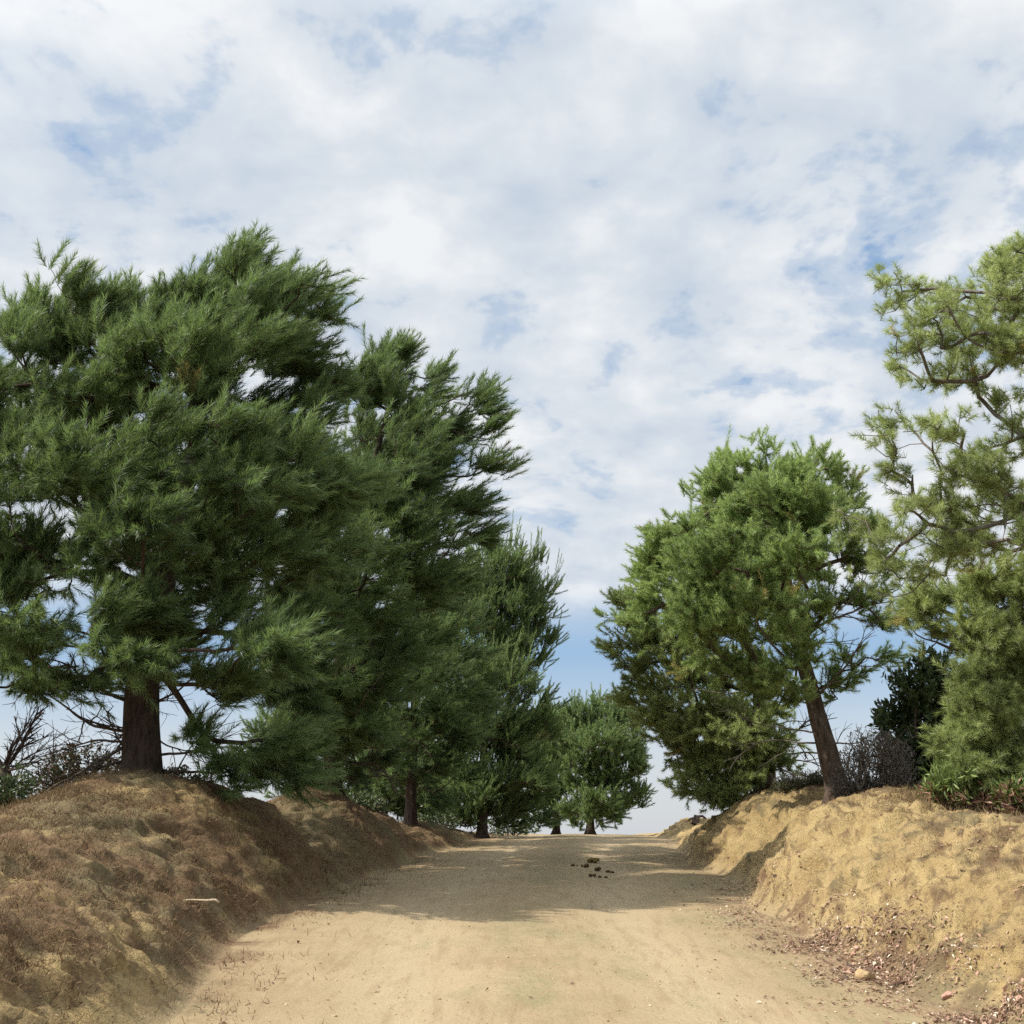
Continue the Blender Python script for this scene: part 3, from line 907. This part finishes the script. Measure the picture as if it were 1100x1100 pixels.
pine('tall open pine at the right edge with long bare limbs against sky', (1205, 870), 12.0,
     [(1200, 760), (1195, 640), (1185, 520), (1170, 400), (1160, 300)], 0.24,
     [(968, 312, 26, 20), (950, 330, 16, 14), (1000, 335, 24, 22), (1012, 318, 14, 12), (1062, 282, 22, 20), (1092, 275, 28, 24), (1075, 315, 32, 26), (1035, 360, 40, 26, -0.4), (985, 370, 28, 20), (965, 392, 16, 14), (1000, 408, 30, 18),
      (1085, 365, 40, 34, -0.6), (960, 440, 18, 18), (962, 482, 24, 34), (1000, 470, 30, 26), (1010, 505, 34, 26), (1055, 430, 34, 20, 0.6, 0.5), (1070, 520, 42, 30, -0.3), (975, 545, 26, 20), (965, 585, 30, 20), (1020, 570, 36, 22), (1075, 580, 46, 28, -0.4),
      (1130, 330, 50, 60), (1130, 450, 50, 60), (1140, 560, 50, 60), (1000, 600, 26, 14, 0.3, 0.6), (1230, 420, 80, 80, 0.6), (1230, 560, 80, 80, 0.6), (1150, 260, 50, 40), (1060, 330, 60, 50, 0.6), (1040, 560, 60, 40, 0.7), (930, 560, 26, 12, 0.3, 0.6), (900, 548, 20, 8, 0.4, 0.5), (985, 620, 40, 14, 0.2, 0.7), (1045, 405, 40, 20, 0.2, 0.5), (1060, 480, 36, 26, 0.4, 0.8), (1010, 545, 40, 22, 0.2, 0.8), (950, 600, 30, 14, 0.2, 0.7)],
     1350, 23, M_NEEDLE_Y, bark=M_BARK_R, limb=M_TWIG, wind=(-0.05, 0, 0.05), shoots=3, M=70, nl=0.105, width=0.0062, L=0.14, spread=(76, 42), clump=3, shell=0.3, start=0.28, up=0.4, fan=0.6, tint_mu=0.52, group='pines along the right bank', k_path=0.12, sag=0.06, depth_k=1.3, rmax=0.026)
pine('bushy yellow green young pine on the right bank above the leafy shrub', (1078, 862), 14.0,
     [(1078, 820), (1072, 760), (1066, 700), (1062, 640)], 0.15,
     [(1060, 630, 36, 28), (1010, 655, 38, 24), (1095, 660, 34, 34), (985, 640, 22, 16, 0, 0.8), (1050, 690, 44, 34, -0.6), (1100, 720, 40, 40, -0.4), (1040, 745, 42, 36, -0.7), (1085, 780, 48, 36, -0.8), (1030, 795, 30, 24, -0.5), (1070, 825, 48, 22, -0.9), (1110, 830, 34, 26, -0.6), (1005, 690, 24, 18, 0, 0.8), (965, 650, 22, 14, 0.2, 0.7), (1085, 740, 50, 60, 0.5), (1100, 630, 40, 40, 0.3), (1110, 780, 50, 50)],
     900, 24, M_NEEDLE_Y, bark=M_BARK_R, limb=M_TWIG, wind=(-0.05, 0, 0.0), shoots=4, M=70, nl=0.11, width=0.0085, L=0.2, spread=(58, 38), start=0.1, up=0.35, tint_mu=0.46, group='pines along the right bank', name='pine_tree')

# ------------------------------------------------------------------ shrubs
M_OAK = leaf_mat('dark_broad_leaves', [(0.0, (0.045, 0.070, 0.030)), (0.8, (0.115, 0.160, 0.062)), (1.0, (0.10, 0.09, 0.04))], 0.35, 0.12)
M_LEAFY = leaf_mat('bright_shrub_leaves', [(0.0, (0.10, 0.135, 0.040)), (0.55, (0.20, 0.265, 0.075)), (0.72, (0.27, 0.34, 0.12)), (0.80, (0.36, 0.19, 0.13)), (1.0, (0.48, 0.28, 0.20))], 0.45, 0.25)
M_BRAMBLE = leaf_mat('bramble_leaves', [(0.0, (0.035, 0.045, 0.022)), (0.5, (0.085, 0.10, 0.045)), (0.75, (0.14, 0.085, 0.055)), (1.0, (0.21, 0.13, 0.085))], 0.6, 0.2)


def leaf_cloud(P0, N0_, size, aspect, rng):
    """flat leaves: a folded diamond each (two triangles)"""
    n = len(P0)
    ax = nrm(N0_)
    sd_ = nrm(np.cross(ax, rng.normal(size=(n, 3))))
    up_ = np.cross(ax, sd_)
    ln = size * rng.uniform(0.65, 1.25, (n, 1))
    wd = ln * aspect
    a = P0
    c = P0 + ax * ln
    m = P0 + ax * ln * 0.48
    b1 = m + sd_ * wd * 0.5 + up_ * ln * 0.08
    b2 = m - sd_ * wd * 0.5 + up_ * ln * 0.08
    v = np.stack([a, b1, c, b2], 1).reshape(-1, 3)
    o = np.arange(n)[:, None] * 4
    f = (o[:, :, None] + np.array([[0, 1, 2], [0, 2, 3]])[None]).reshape(-1)
    return v, f, np.full(2 * n, 3)


def shrub(name, label, base_px, depth, lobes_px, n_twigs, per, size, aspect, mat, seed, group=None, twig=M_LIMB, tint=(0.4, 0.2), base_dry=None, up=0.3, stems=4, cat='shrub', rmax=0.03):
    rng = np.random.default_rng(seed)
    b = at(base_px[0], base_px[1], depth)
    b[2] = ground_at(b[0], b[1]) - 0.02
    root = empty(name, b, label, cat, group)
    lobes = []
    for lp in lobes_px:
        dl = depth + (lp[4] if len(lp) > 4 else rng.uniform(-0.3, 0.3))
        s_ = mpp(lp[1], dl)
        lobes.append((at(lp[0], lp[1], dl), np.array([lp[2] * s_, (lp[2] + lp[3]) / 2 * s_, lp[3] * s_]), 1.0))
    T_, O_, I_ = in_lobes(lobes, n_twigs, rng, 0.35)
    gz = np.array([ground_at(p[0], p[1]) for p in T_])
    T_[:, 2] = np.maximum(T_[:, 2], gz + 0.05)
    od = np.argsort(np.linalg.norm(T_ - b, axis=1))
    T_, O_ = T_[od], O_[od]
    seeds = b + np.concatenate([[[0, 0, 0]], rng.normal(0, 0.14, (stems, 3)) * np.array([1, 0.6, 0])])
    chains, A, PA = grow(T_, seeds, np.zeros(len(seeds)), rng, sag=-0.05, k_path=0.5)
    acc = np.zeros(len(A))
    for c in chains:
        acc[c[-1]] += 0.003 ** 2.2
    for i in range(len(A) - 1, len(seeds) - 1, -1):
        acc[PA[i]] += acc[i]
    r = np.clip(acc ** (1 / 2.2), 0.0025, rmax)
    bf = Buf()
    for c in chains:
        rr = r[c].copy(); rr[0] = min(rr[0], rr[1] * 1.2)
        bf.tube(A[c] - b, rr, 3 if rr[0] < 0.01 else 5, cap=False)
    link('stems', bf.mesh('stems', twig), root)
    if per:
        tips = np.array([c[-1] for c in chains])
        n_t = len(tips)
        Pm = np.repeat(A[tips], per, 0)
        td = nrm(np.array([A[c[-1]] - A[c[-2]] for c in chains]))
        Pm = Pm - np.repeat(td, per, 0) * rng.uniform(0, 0.25, (len(Pm), 1)) + rng.normal(0, 0.02, Pm.shape)
        Nm = np.repeat(O_[:n_t] * 0.6 + td * 0.6 + np.array([0, 0, up]), per, 0) + rng.normal(0, 0.7, Pm.shape)
        v, f, s = leaf_cloud(Pm, Nm, size, aspect, rng)
        tt = np.clip(rng.normal(tint[0], tint[1], len(Pm)), 0, 0.74 if base_dry else 1)
        if base_dry:
            hh = Pm[:, 2] - np.array([ground_at(p[0], p[1]) for p in Pm[::per]]).repeat(per)
            dm = rng.uniform(size=len(Pm)) < base_dry[1] * np.clip(1 - hh / base_dry[0], 0, 1)
            tt[dm] = rng.uniform(0.8, 1.0, dm.sum())
        link('foliage', mesh_from('foliage', v - b, f, s, mat, {'tint': np.repeat(tt, 4)}), root)
    return root


shrub('broadleaf_shrub', 'tall dark broad leaved shrub between the leaning pine and yellow green pine', (985, 858), 17.3,
      [(965, 765, 24, 18), (985, 735, 30, 26), (1000, 780, 36, 40), (975, 815, 34, 34), (1010, 830, 40, 30), (1000, 710, 20, 16), (945, 772, 10, 10), (1020, 750, 26, 40), (1040, 820, 40, 40)],
      1300, 11, 0.115, 0.42, M_OAK, 31, tint=(0.35, 0.2))
shrub('dead_shrub', 'grey leafless twiggy shrub right of the leaning pine trunk', (938, 855), 16.4,
      [(935, 800, 28, 20), (920, 825, 26, 26), (955, 820, 30, 34), (965, 845, 30, 16), (900, 845, 14, 12), (940, 845, 34, 14)],
      1500, 5, 0.055, 0.25, leaf_mat('withered_leaves', [(0.0, (0.13, 0.115, 0.095)), (1.0, (0.27, 0.235, 0.19))], 0.8, 0.15), 32, twig=M_TWIG, stems=9)
shrub('dead_shrub', 'dark bare brushwood left of the leaning pine trunk', (862, 852), 18.6,
      [(862, 838, 28, 12), (842, 842, 16, 10), (885, 840, 16, 14)],
      700, 6, 0.05, 0.3, M_BRAMBLE, 33, twig=M_TWIG, stems=8)
shrub('leafy_shrub', 'bright green long leaved shrub with pinkish dead leaves at bank top', (1030, 858), 13.2,
      [(1025, 836, 22, 14), (1045, 842, 24, 14), (1010, 848, 16, 8), (1060, 850, 24, 10), (1030, 824, 16, 10), (1055, 830, 20, 10), (1010, 838, 14, 10)],
      260, 14, 0.125, 0.22, M_LEAFY, 34, base_dry=(0.26, 0.75), up=0.5, stems=8)
shrub('leafy_shrub', 'low pinkish leafy shrub at the right edge under the yellow green pine', (1088, 866), 12.8,
      [(1085, 850, 20, 11), (1105, 852, 22, 12), (1072, 856, 14, 8), (1060, 858, 12, 6)],
      190, 14, 0.115, 0.24, M_LEAFY, 35, base_dry=(0.40, 0.9), up=0.4, stems=7)
shrub('bramble_bush', 'brownish green bramble bush left of the big pine trunk', (92, 846), 17.0,
      [(50, 838, 26, 22), (90, 820, 30, 26), (122, 828, 20, 22), (85, 842, 40, 16), (65, 815, 18, 18)],
      520, 9, 0.055, 0.55, M_BRAMBLE, 36, tint=(0.5, 0.25), stems=9, group='brambles behind the front left mound')
shrub('bramble_bush', 'small bramble tuft just right of the big pine trunk', (196, 846), 16.6,
      [(190, 832, 18, 12), (218, 838, 18, 9)],
      150, 8, 0.05, 0.55, M_BRAMBLE, 37, tint=(0.45, 0.25), stems=6, group='brambles behind the front left mound')
shrub('bramble_bush', 'dark rounded bush under the bare tree at the left edge', (4, 868), 13.2,
      [(-4, 846, 26, 22), (20, 838, 14, 20), (-30, 850, 30, 26)],
      300, 11, 0.055, 0.5, M_OAK, 38, tint=(0.5, 0.25), stems=7, group='brambles behind the front left mound')
for px, py, dep, sd_i, lab in ((545, 894, 34.0, 41, 'low dark bush at the foot of the spiky topped pine'),
                               (470, 888, 27.5, 42, 'low green bush between the shadowed pine and spiky topped pine'),
                               (392, 868, 22.5, 43, 'low dark bush between the second and third left mounds')):
    shrub('roadside_bush', lab, (px, py), dep, [(px, py - 8, 20, 10), (px + 14, py - 5, 14, 7), (px - 14, py - 7, 16, 9)], 200, 9, 0.07, 0.45, M_OAK, sd_i, tint=(0.75, 0.2), stems=7, group='low bushes under the left pines')

# bare tree at the left edge
rng = np.random.default_rng(51)
b = at(12, 856, 14.2); b[2] = ground_at(b[0], b[1]) - 0.03
bare = empty('bare_tree', b, 'leafless dark crooked small tree at the left edge', 'tree')
tb = Buf()
tk = np.array([b, at(8, 838, 14.2), at(4, 822, 14.2)])
tb.tube(tk - b, [0.085, 0.07, 0.06], 9)
link('trunk', tb.mesh('trunk', M_BARK), bare)
bb_ = Buf()
fork = tk[-1]
for (ex, ey, r) in ((58, 766, 0.032), (34, 768, 0.024), (-30, 770, 0.03), (70, 800, 0.018), (20, 790, 0.018), (48, 815, 0.014), (45, 752, 0.016), (85, 785, 0.014)):
    e = at(ex, ey, 14.2 + rng.uniform(-0.4, 0.4))
    wander(bb_, fork - np.array([0, 0, rng.uniform(0, 0.12)]), e - fork, np.linalg.norm(e - fork), r, rng, off=b, curl=0.16, kids=8)
link('branches', bb_.mesh('branches', M_BARK), bare)

# ------------------------------------------------------------------ ground cover
def scatter(n, prob, rng, rmin=4.5, rmax=40):
    """points on the built ground with probability from prob (a function of the grid indices)"""
    r0, r1 = np.searchsorted(rows, rmin), np.searchsorted(rows, rmax)
    c0, c1 = c_lb, c_rb
    A4 = P[r0:r1 + 1, c0:c1 + 1]
    ar = np.linalg.norm(np.cross(A4[1:, :-1] - A4[:-1, :-1], A4[:-1, 1:] - A4[:-1, :-1]), axis=-1)
    pr = prob[r0:r1, c0:c1] * ar
    pr = pr.ravel() / pr.sum()
    idx = rng.choice(len(pr), n, p=pr)
    rr, cc = np.divmod(idx, ar.shape[1])
    a_, b_ = rng.uniform(size=(2, n, 1))
    p = (A4[rr, cc] * (1 - a_) + A4[rr + 1, cc] * a_) * (1 - b_) + (A4[rr, cc + 1] * (1 - a_) + A4[rr + 1, cc + 1] * a_) * b_
    return p, NORM[r0:r1, c0:c1][rr, cc]


def blades(name, pts, nor, h, width, mat, rng, lean=0.6, kind='stuff', tint=None):
    n = len(pts)
    dr = nrm(nor * 0.9 + np.array([0, 0, 0.3]) + rng.normal(0, lean, (n, 3)))
    hh = h * rng.uniform(0.4, 1.3, (n, 1))
    sd_ = nrm(np.cross(dr, rng.normal(size=(n, 3)))) * (width * 0.5)
    bend = rng.normal(0, 0.25, (n, 3)) * hh
    m = pts + dr * hh * 0.55
    tip = pts + dr * hh + bend
    v = np.stack([pts - sd_, pts + sd_, m + sd_ * 0.8, m - sd_ * 0.8, tip], 1).reshape(-1, 3)
    o = np.arange(n)[:, None] * 5
    f = np.concatenate([o + np.array([[0, 1, 2, 3]]), o + np.array([[3, 2, 4]])], 1)
    f = f.reshape(-1)
    s = np.tile([4, 3], n)
    tt = rng.uniform(0, 1, n) if tint is None else tint
    ob = link(name, mesh_from(name, v, f, s, mat, {'tint': np.repeat(tt, 5)}))
    ob['kind'] = kind
    return ob


M_STRAW = leaf_mat('dry_straw', [(0.0, (0.085, 0.050, 0.029)), (0.4, (0.175, 0.108, 0.056)), (0.8, (0.30, 0.212, 0.11)), (1.0, (0.24, 0.22, 0.10))], 0.85, 0.2)
M_LITTER = leaf_mat('fallen_leaves', [(0.0, (0.085, 0.052, 0.036)), (0.45, (0.22, 0.13, 0.085)), (0.7, (0.40, 0.27, 0.18)), (0.86, (0.46, 0.25, 0.19)), (0.93, (0.62, 0.53, 0.40)), (1.0, (0.70, 0.64, 0.52))], 0.7, 0.15)
rng = np.random.default_rng(61)
far_w = np.clip(1.6 / (1 + (np.maximum(Y, 5) / 9.0) ** 1.6), 0.05, 1.5)
cl = np.zeros_like(X)
cl[near] = np.clip(0.35 + 1.6 * fbm(P[near] * np.array([2.1, 2.1, 2.1]), 3, 101), 0, 1.4)
pl = np.where(SIDE < 0, np.clip((T + 0.02) / 0.35, 0, 1) * (0.08 + cl * np.clip(litter * 1.3, 0.2, 1)), 0) + 0.30 * edge_l * cl
p_, n_ = scatter(95000, pl * far_w, rng)
blades('dry_grass', p_, n_, 0.060, 0.0055, M_STRAW, rng, lean=0.75, tint=np.clip(rng.normal(0.42, 0.24, len(p_)), 0, 1))
pr_ = np.where(SIDE > 0, np.clip((T - 0.7) / 1.0, 0, 1) * np.clip(litter * 1.4, 0.03, 1) * (0.1 + cl), 0)
p_, n_ = scatter(42000, pr_ * far_w, rng)
blades('dry_grass', p_, n_, 0.045, 0.005, M_STRAW, rng, lean=0.8, tint=np.clip(rng.normal(0.55, 0.24, len(p_)), 0, 1))
# weeds on the bank brows
brow = np.where(SIDE != 0, np.exp(-((T - np.where(SIDE < 0, tab(Y, WL), tab(Y, WR)) - 0.35) / 0.6) ** 2), 0)
p_, n_ = scatter(26000, brow * far_w * (0.1 + cl), rng)
blades('dry_grass', p_, n_, 0.085, 0.006, M_STRAW, rng, lean=0.55, tint=np.clip(rng.normal(0.6, 0.22, len(p_)), 0, 1))


def flakes(name, pts, nor, size, rng, tint):
    n = len(pts)
    ax = nrm(np.cross(nor, rng.normal(size=(n, 3))) + rng.normal(0, 0.25, (n, 3)))
    sd_ = nrm(np.cross(nor + rng.normal(0, 0.35, (n, 3)), ax))
    ln = size * np.minimum(2.4, rng.lognormal(-0.25, 0.5, (n, 1)))
    wd = ln * rng.uniform(0.15, 0.6, (n, 1))
    c0 = pts + nor * 0.008
    up_ = nor * ln * rng.uniform(0.0, 0.35, (n, 1))
    v = np.stack([c0 - ax * ln * 0.5, c0 + sd_ * wd * 0.5 + up_, c0 + ax * ln * 0.5, c0 - sd_ * wd * 0.5 + up_ * 0.5], 1).reshape(-1, 3)
    o = np.arange(n)[:, None] * 4
    f = (o[:, :, None] + np.array([[0, 1, 2], [0, 2, 3]])[None]).reshape(-1)
    ob = link(name, mesh_from(name, v, f, np.full(2 * n, 3), M_LITTER, {'tint': np.repeat(tint, 4)}))
    ob['kind'] = 'stuff'
    return ob


pf = edge_r * (0.10 + cl ** 1.5) * np.clip((17 - Y) / 5, 0.03, 1)
p_, n_ = scatter(17000, pf * far_w, rng)
flakes('leaf_litter', p_, n_, 0.027, rng, np.clip(rng.beta(1.1, 1.15, len(p_)), 0, 1))
pf = np.where(SIDE > 0, np.clip(litter, 0.05, 1) * np.clip((T - 0.3), 0, 1) * (0.1 + cl), 0)
p_, n_ = scatter(7000, pf * far_w, rng)
flakes('leaf_litter', p_, n_, 0.026, rng, np.clip(rng.beta(1.3, 1.2, len(p_)), 0, 1))
pf = np.where(SIDE < 0, np.clip(T, 0, 0.5) * (0.1 + cl), 0) + 0.5 * edge_l
p_, n_ = scatter(2600, pf * far_w, rng)
flakes('leaf_litter', p_, n_, 0.030, rng, np.clip(rng.beta(1.2, 2.2, len(p_)), 0, 1))
pf = np.where(SIDE == 0, 0.15 + cl * 0.6, 0)
p_, n_ = scatter(1500, pf * far_w, rng)
flakes('leaf_litter', p_, n_, 0.020, rng, np.clip(rng.beta(1.4, 1.3, len(p_)), 0, 1))


# loose grit on the road and at the foot of the banks
def grit(n, prob, size, rng):
    p, nn = scatter(n, prob, rng)
    ico = np.array([[1, 0, 0], [-1, 0, 0], [0, 1, 0], [0, -1, 0], [0, 0, 1], [0, 0, -1.0]])
    fc = np.array([[0, 2, 4], [2, 1, 4], [1, 3, 4], [3, 0, 4], [2, 0, 5], [1, 2, 5], [3, 1, 5], [0, 3, 5]])
    sz = size * rng.lognormal(0, 0.45, (n, 1, 1))
    v = ico[None] * rng.uniform(0.6, 1.2, (n, 6, 1)) * sz * np.array([1, 1, 0.65])
    th = rng.uniform(0, 6.28, n)
    c_, s_ = np.cos(th)[:, None], np.sin(th)[:, None]
    v = np.stack([v[..., 0] * c_ - v[..., 1] * s_, v[..., 0] * s_ + v[..., 1] * c_, v[..., 2]], -1) + p[:, None]
    f = (np.arange(n)[:, None, None] * 6 + fc[None]).reshape(-1)
    m, t = new_mat('loose_grit')
    tint = t.add('ShaderNodeAttribute', attribute_name='tint').outputs['Fac']
    finish(t, t.ramp(tint, [(0, (0.17, 0.115, 0.065)), (0.6, (0.33, 0.24, 0.135)), (1, (0.46, 0.37, 0.24))]), 0.95)
    ob = link('gravel', mesh_from('gravel', v.reshape(-1, 3), f, np.full(8 * n, 3), m, {'tint': np.repeat(rng.uniform(0, 1, n), 6)}))
    ob['kind'] = 'stuff'


grit(5200, (np.where(SIDE == 0, 0.15 + 0.8 * cl, 0) + edge_r + 0.6 * np.where(SIDE > 0, np.exp(-(T / 0.7) ** 2), 0)) * far_w, 0.007, rng)

# ------------------------------------------------------------------ small single things
def stone_mesh(name, rad, seed, mat, cuts=1, rough=0.25, flatten=(1, 1, 0.7)):
    import bmesh
    bm = bmesh.new()
    bmesh.ops.create_icosphere(bm, subdivisions=3, radius=1.0)
    v = np.array([x.co[:] for x in bm.verts])
    rg = np.random.default_rng(seed)
    v = v * (1 + rough * fbm(v * 1.4 + seed, 3, seed)[:, None])
    for _ in range(cuts):                                   # broken flat faces
        n = nrm(rg.normal(size=3)); h = rg.uniform(0.45, 0.75)
        o = np.maximum(v @ n - h, 0)
        v = v - o[:, None] * n
    v = v * rad * np.array(flatten)
    for x, c in zip(bm.verts, v):
        x.co = c
    me = bpy.data.meshes.new(name)
    bm.to_mesh(me); bm.free()
    me.materials.append(mat)
    return me


def solid(name, c1, c2, scale=30, rough=0.9):
    m, t = new_mat(name)
    g = t.add('ShaderNodeTexCoord').outputs['Object']
    n = t.noise(g, scale, 5, 0.65)
    finish(t, t.mix(t.ramp(n, [(0.35, 0), (0.65, 1)]), c1, c2), rough, n, 0.7, 0.02, 0.15)
    return m


def put(o, px, py, d, sink=0.0, rz=0.0):
    p = at(px, py, d)
    p[2] = ground_at(p[0], p[1]) - sink
    o.location = p
    o.rotation_euler = (0, 0, rz)
    return o


def road_d(py):
    v = (550.0 - py) / F
    return 1.6 / (0.055 - (ST + v * CT) / (CT - v * ST))


M_STONE = solid('ochre_stone', (0.29, 0.19, 0.095), (0.42, 0.31, 0.17))
M_BRICK = solid('pink_brick', (0.36, 0.19, 0.14), (0.48, 0.31, 0.24))
M_DUNG = solid('dung', (0.035, 0.024, 0.012), (0.12, 0.080, 0.035), 60)
M_DUNG2 = solid('dry_dung', (0.10, 0.07, 0.02), (0.24, 0.17, 0.06), 60)
M_STICK = solid('bleached_wood', (0.33, 0.25, 0.16), (0.52, 0.42, 0.29), 18)

o = link('stone', stone_mesh('stone', 0.085, 3, M_STONE, 5, 0.2, (1.1, 0.9, 0.72)))
tag(put(o, 930, 1048, road_d(1053), -0.02, 0.5), 'angular ochre stone at the foot of the right bank', 'stone')
for px, py, r, sd_i, lab in ((921, 1027, 0.045, 5, 'single pink brick fragment among leaves left of the ochre stone'),
                             (1018, 1073, 0.045, 6, 'pink brick fragment among leaves right of the ochre stone')):
    o = link('brick_fragment', stone_mesh('brick_fragment', r, sd_i, M_BRICK, 6, 0.1, (1, 0.8, 0.7)))
    tag(put(o, px, py, road_d(py + 3), -0.012, sd_i), lab, 'brick fragment', 'brick fragments by the right bank')
dung = [(637, 925.5, 0.15, 'pale olive dung heap, rearmost on the road', 1), (629, 932.5, 0.10, 'dark long dung clump left of the middle of the droppings', 0), (643, 935, 0.125, 'largest dark dung heap in the middle of the droppings', 0),
        (653, 936, 0.05, 'round dung ball just right of the largest dark heap', 0), (657.5, 936.5, 0.045, 'outermost dung ball on the right of the droppings', 0), (615.5, 932.5, 0.05, 'outermost dung ball on the left of the droppings', 0),
        (620, 932.5, 0.03, 'tiny dung ball beside the outermost left one', 0), (636, 943, 0.085, 'dark dung clump nearest the camera', 0), (644, 943, 0.04, 'small dung ball right of the nearest clump', 0), (651, 943, 0.04, 'small dung ball furthest right in the nearest row', 0)]
for i, (px, py, r, lab, pale) in enumerate(dung):
    r *= 0.68
    rg = np.random.default_rng(200 + i)
    bm_v, bm_f = [], []
    if r < 0.045:
        me = stone_mesh('dung_ball', r, 70 + i, M_DUNG, 1, 0.35, (1, 1, 0.8))
    else:
        bf = Buf()
        k = 9 if r > 0.09 else 6
        for q in range(k):                                  # a heap of stuck-together balls
            sm = stone_mesh('x', r * 0.36 * rg.uniform(0.8, 1.2), 300 + i * 10 + q, M_DUNG, 0, 0.3, (1, 1, 0.85))
            vv = np.array([x.co[:] for x in sm.vertices]) + np.array([rg.uniform(-1, 1) * r, rg.uniform(-0.7, 0.7) * r, abs(rg.normal(0, 0.12)) * r])
            bf.raw(vv, [list(p.vertices) for p in sm.polygons])
            bpy.data.meshes.remove(sm)
        me = bf.mesh('dung', M_DUNG2 if pale else M_DUNG)
    o = link('dung_clump', me)
    tag(put(o, px, py, road_d(py + 1.5), -r * 0.25, i), lab, 'dung', 'horse droppings on the road')

# bleached stick on the left bank
sb = Buf()
sb.tube([(-0.20, 0, 0.02), (-0.08, 0.01, 0.035), (0.08, 0, 0.03), (0.16, -0.01, 0.035), (0.20, -0.01, 0.012)], [0.008, 0.011, 0.012, 0.013, 0.012], 7)
sb.tube([(0.10, 0, 0.03), (0.14, 0.02, 0.05)], [0.007, 0.003], 5)
o = link('stick', sb.mesh('stick', M_STICK))


def bank_hit(px, py, lo=5.0, hi=30.0):
    """first point of the built ground on the sight line of a photo pixel"""
    for dd in np.arange(lo, hi, 0.02):
        q = at(px, py, dd)
        if q[2] <= ground_at(q[0], q[1]):
            return dd
    return hi


tag(put(o, 212, 973, bank_hit(212, 973), -0.01, 0.1), 'pale bleached stick lying across the dry grass of the left bank', 'stick')
# weathered stump on the far right mound
dd = bank_hit(747, 884, 18, 32)
st_o = empty('tree_stump', (0, 0, 0), 'small broken wooden stump on the brow of the far right mound', 'stump')
put(st_o, 747, 884, dd, 0.03)
bt = Buf()
bt.tube([(0, 0, 0), (0.02, 0, 0.10), (0.05, 0, 0.22)], [0.11, 0.085, 0.08], 9, rough=0.15, rng=np.random.default_rng(3))
link('stump', bt.mesh('stump', M_BARK_R), st_o)
bt = Buf()
bt.tube([(0.02, 0, 0.16), (-0.12, 0.02, 0.13), (-0.20, 0.02, 0.07)], [0.04, 0.03, 0.018], 6)
bt.tube([(0.05, 0, 0.18), (0.20, 0.0, 0.20), (0.30, 0, 0.13)], [0.045, 0.035, 0.02], 6)
link('snag', bt.mesh('snag', M_BARK_R), st_o)
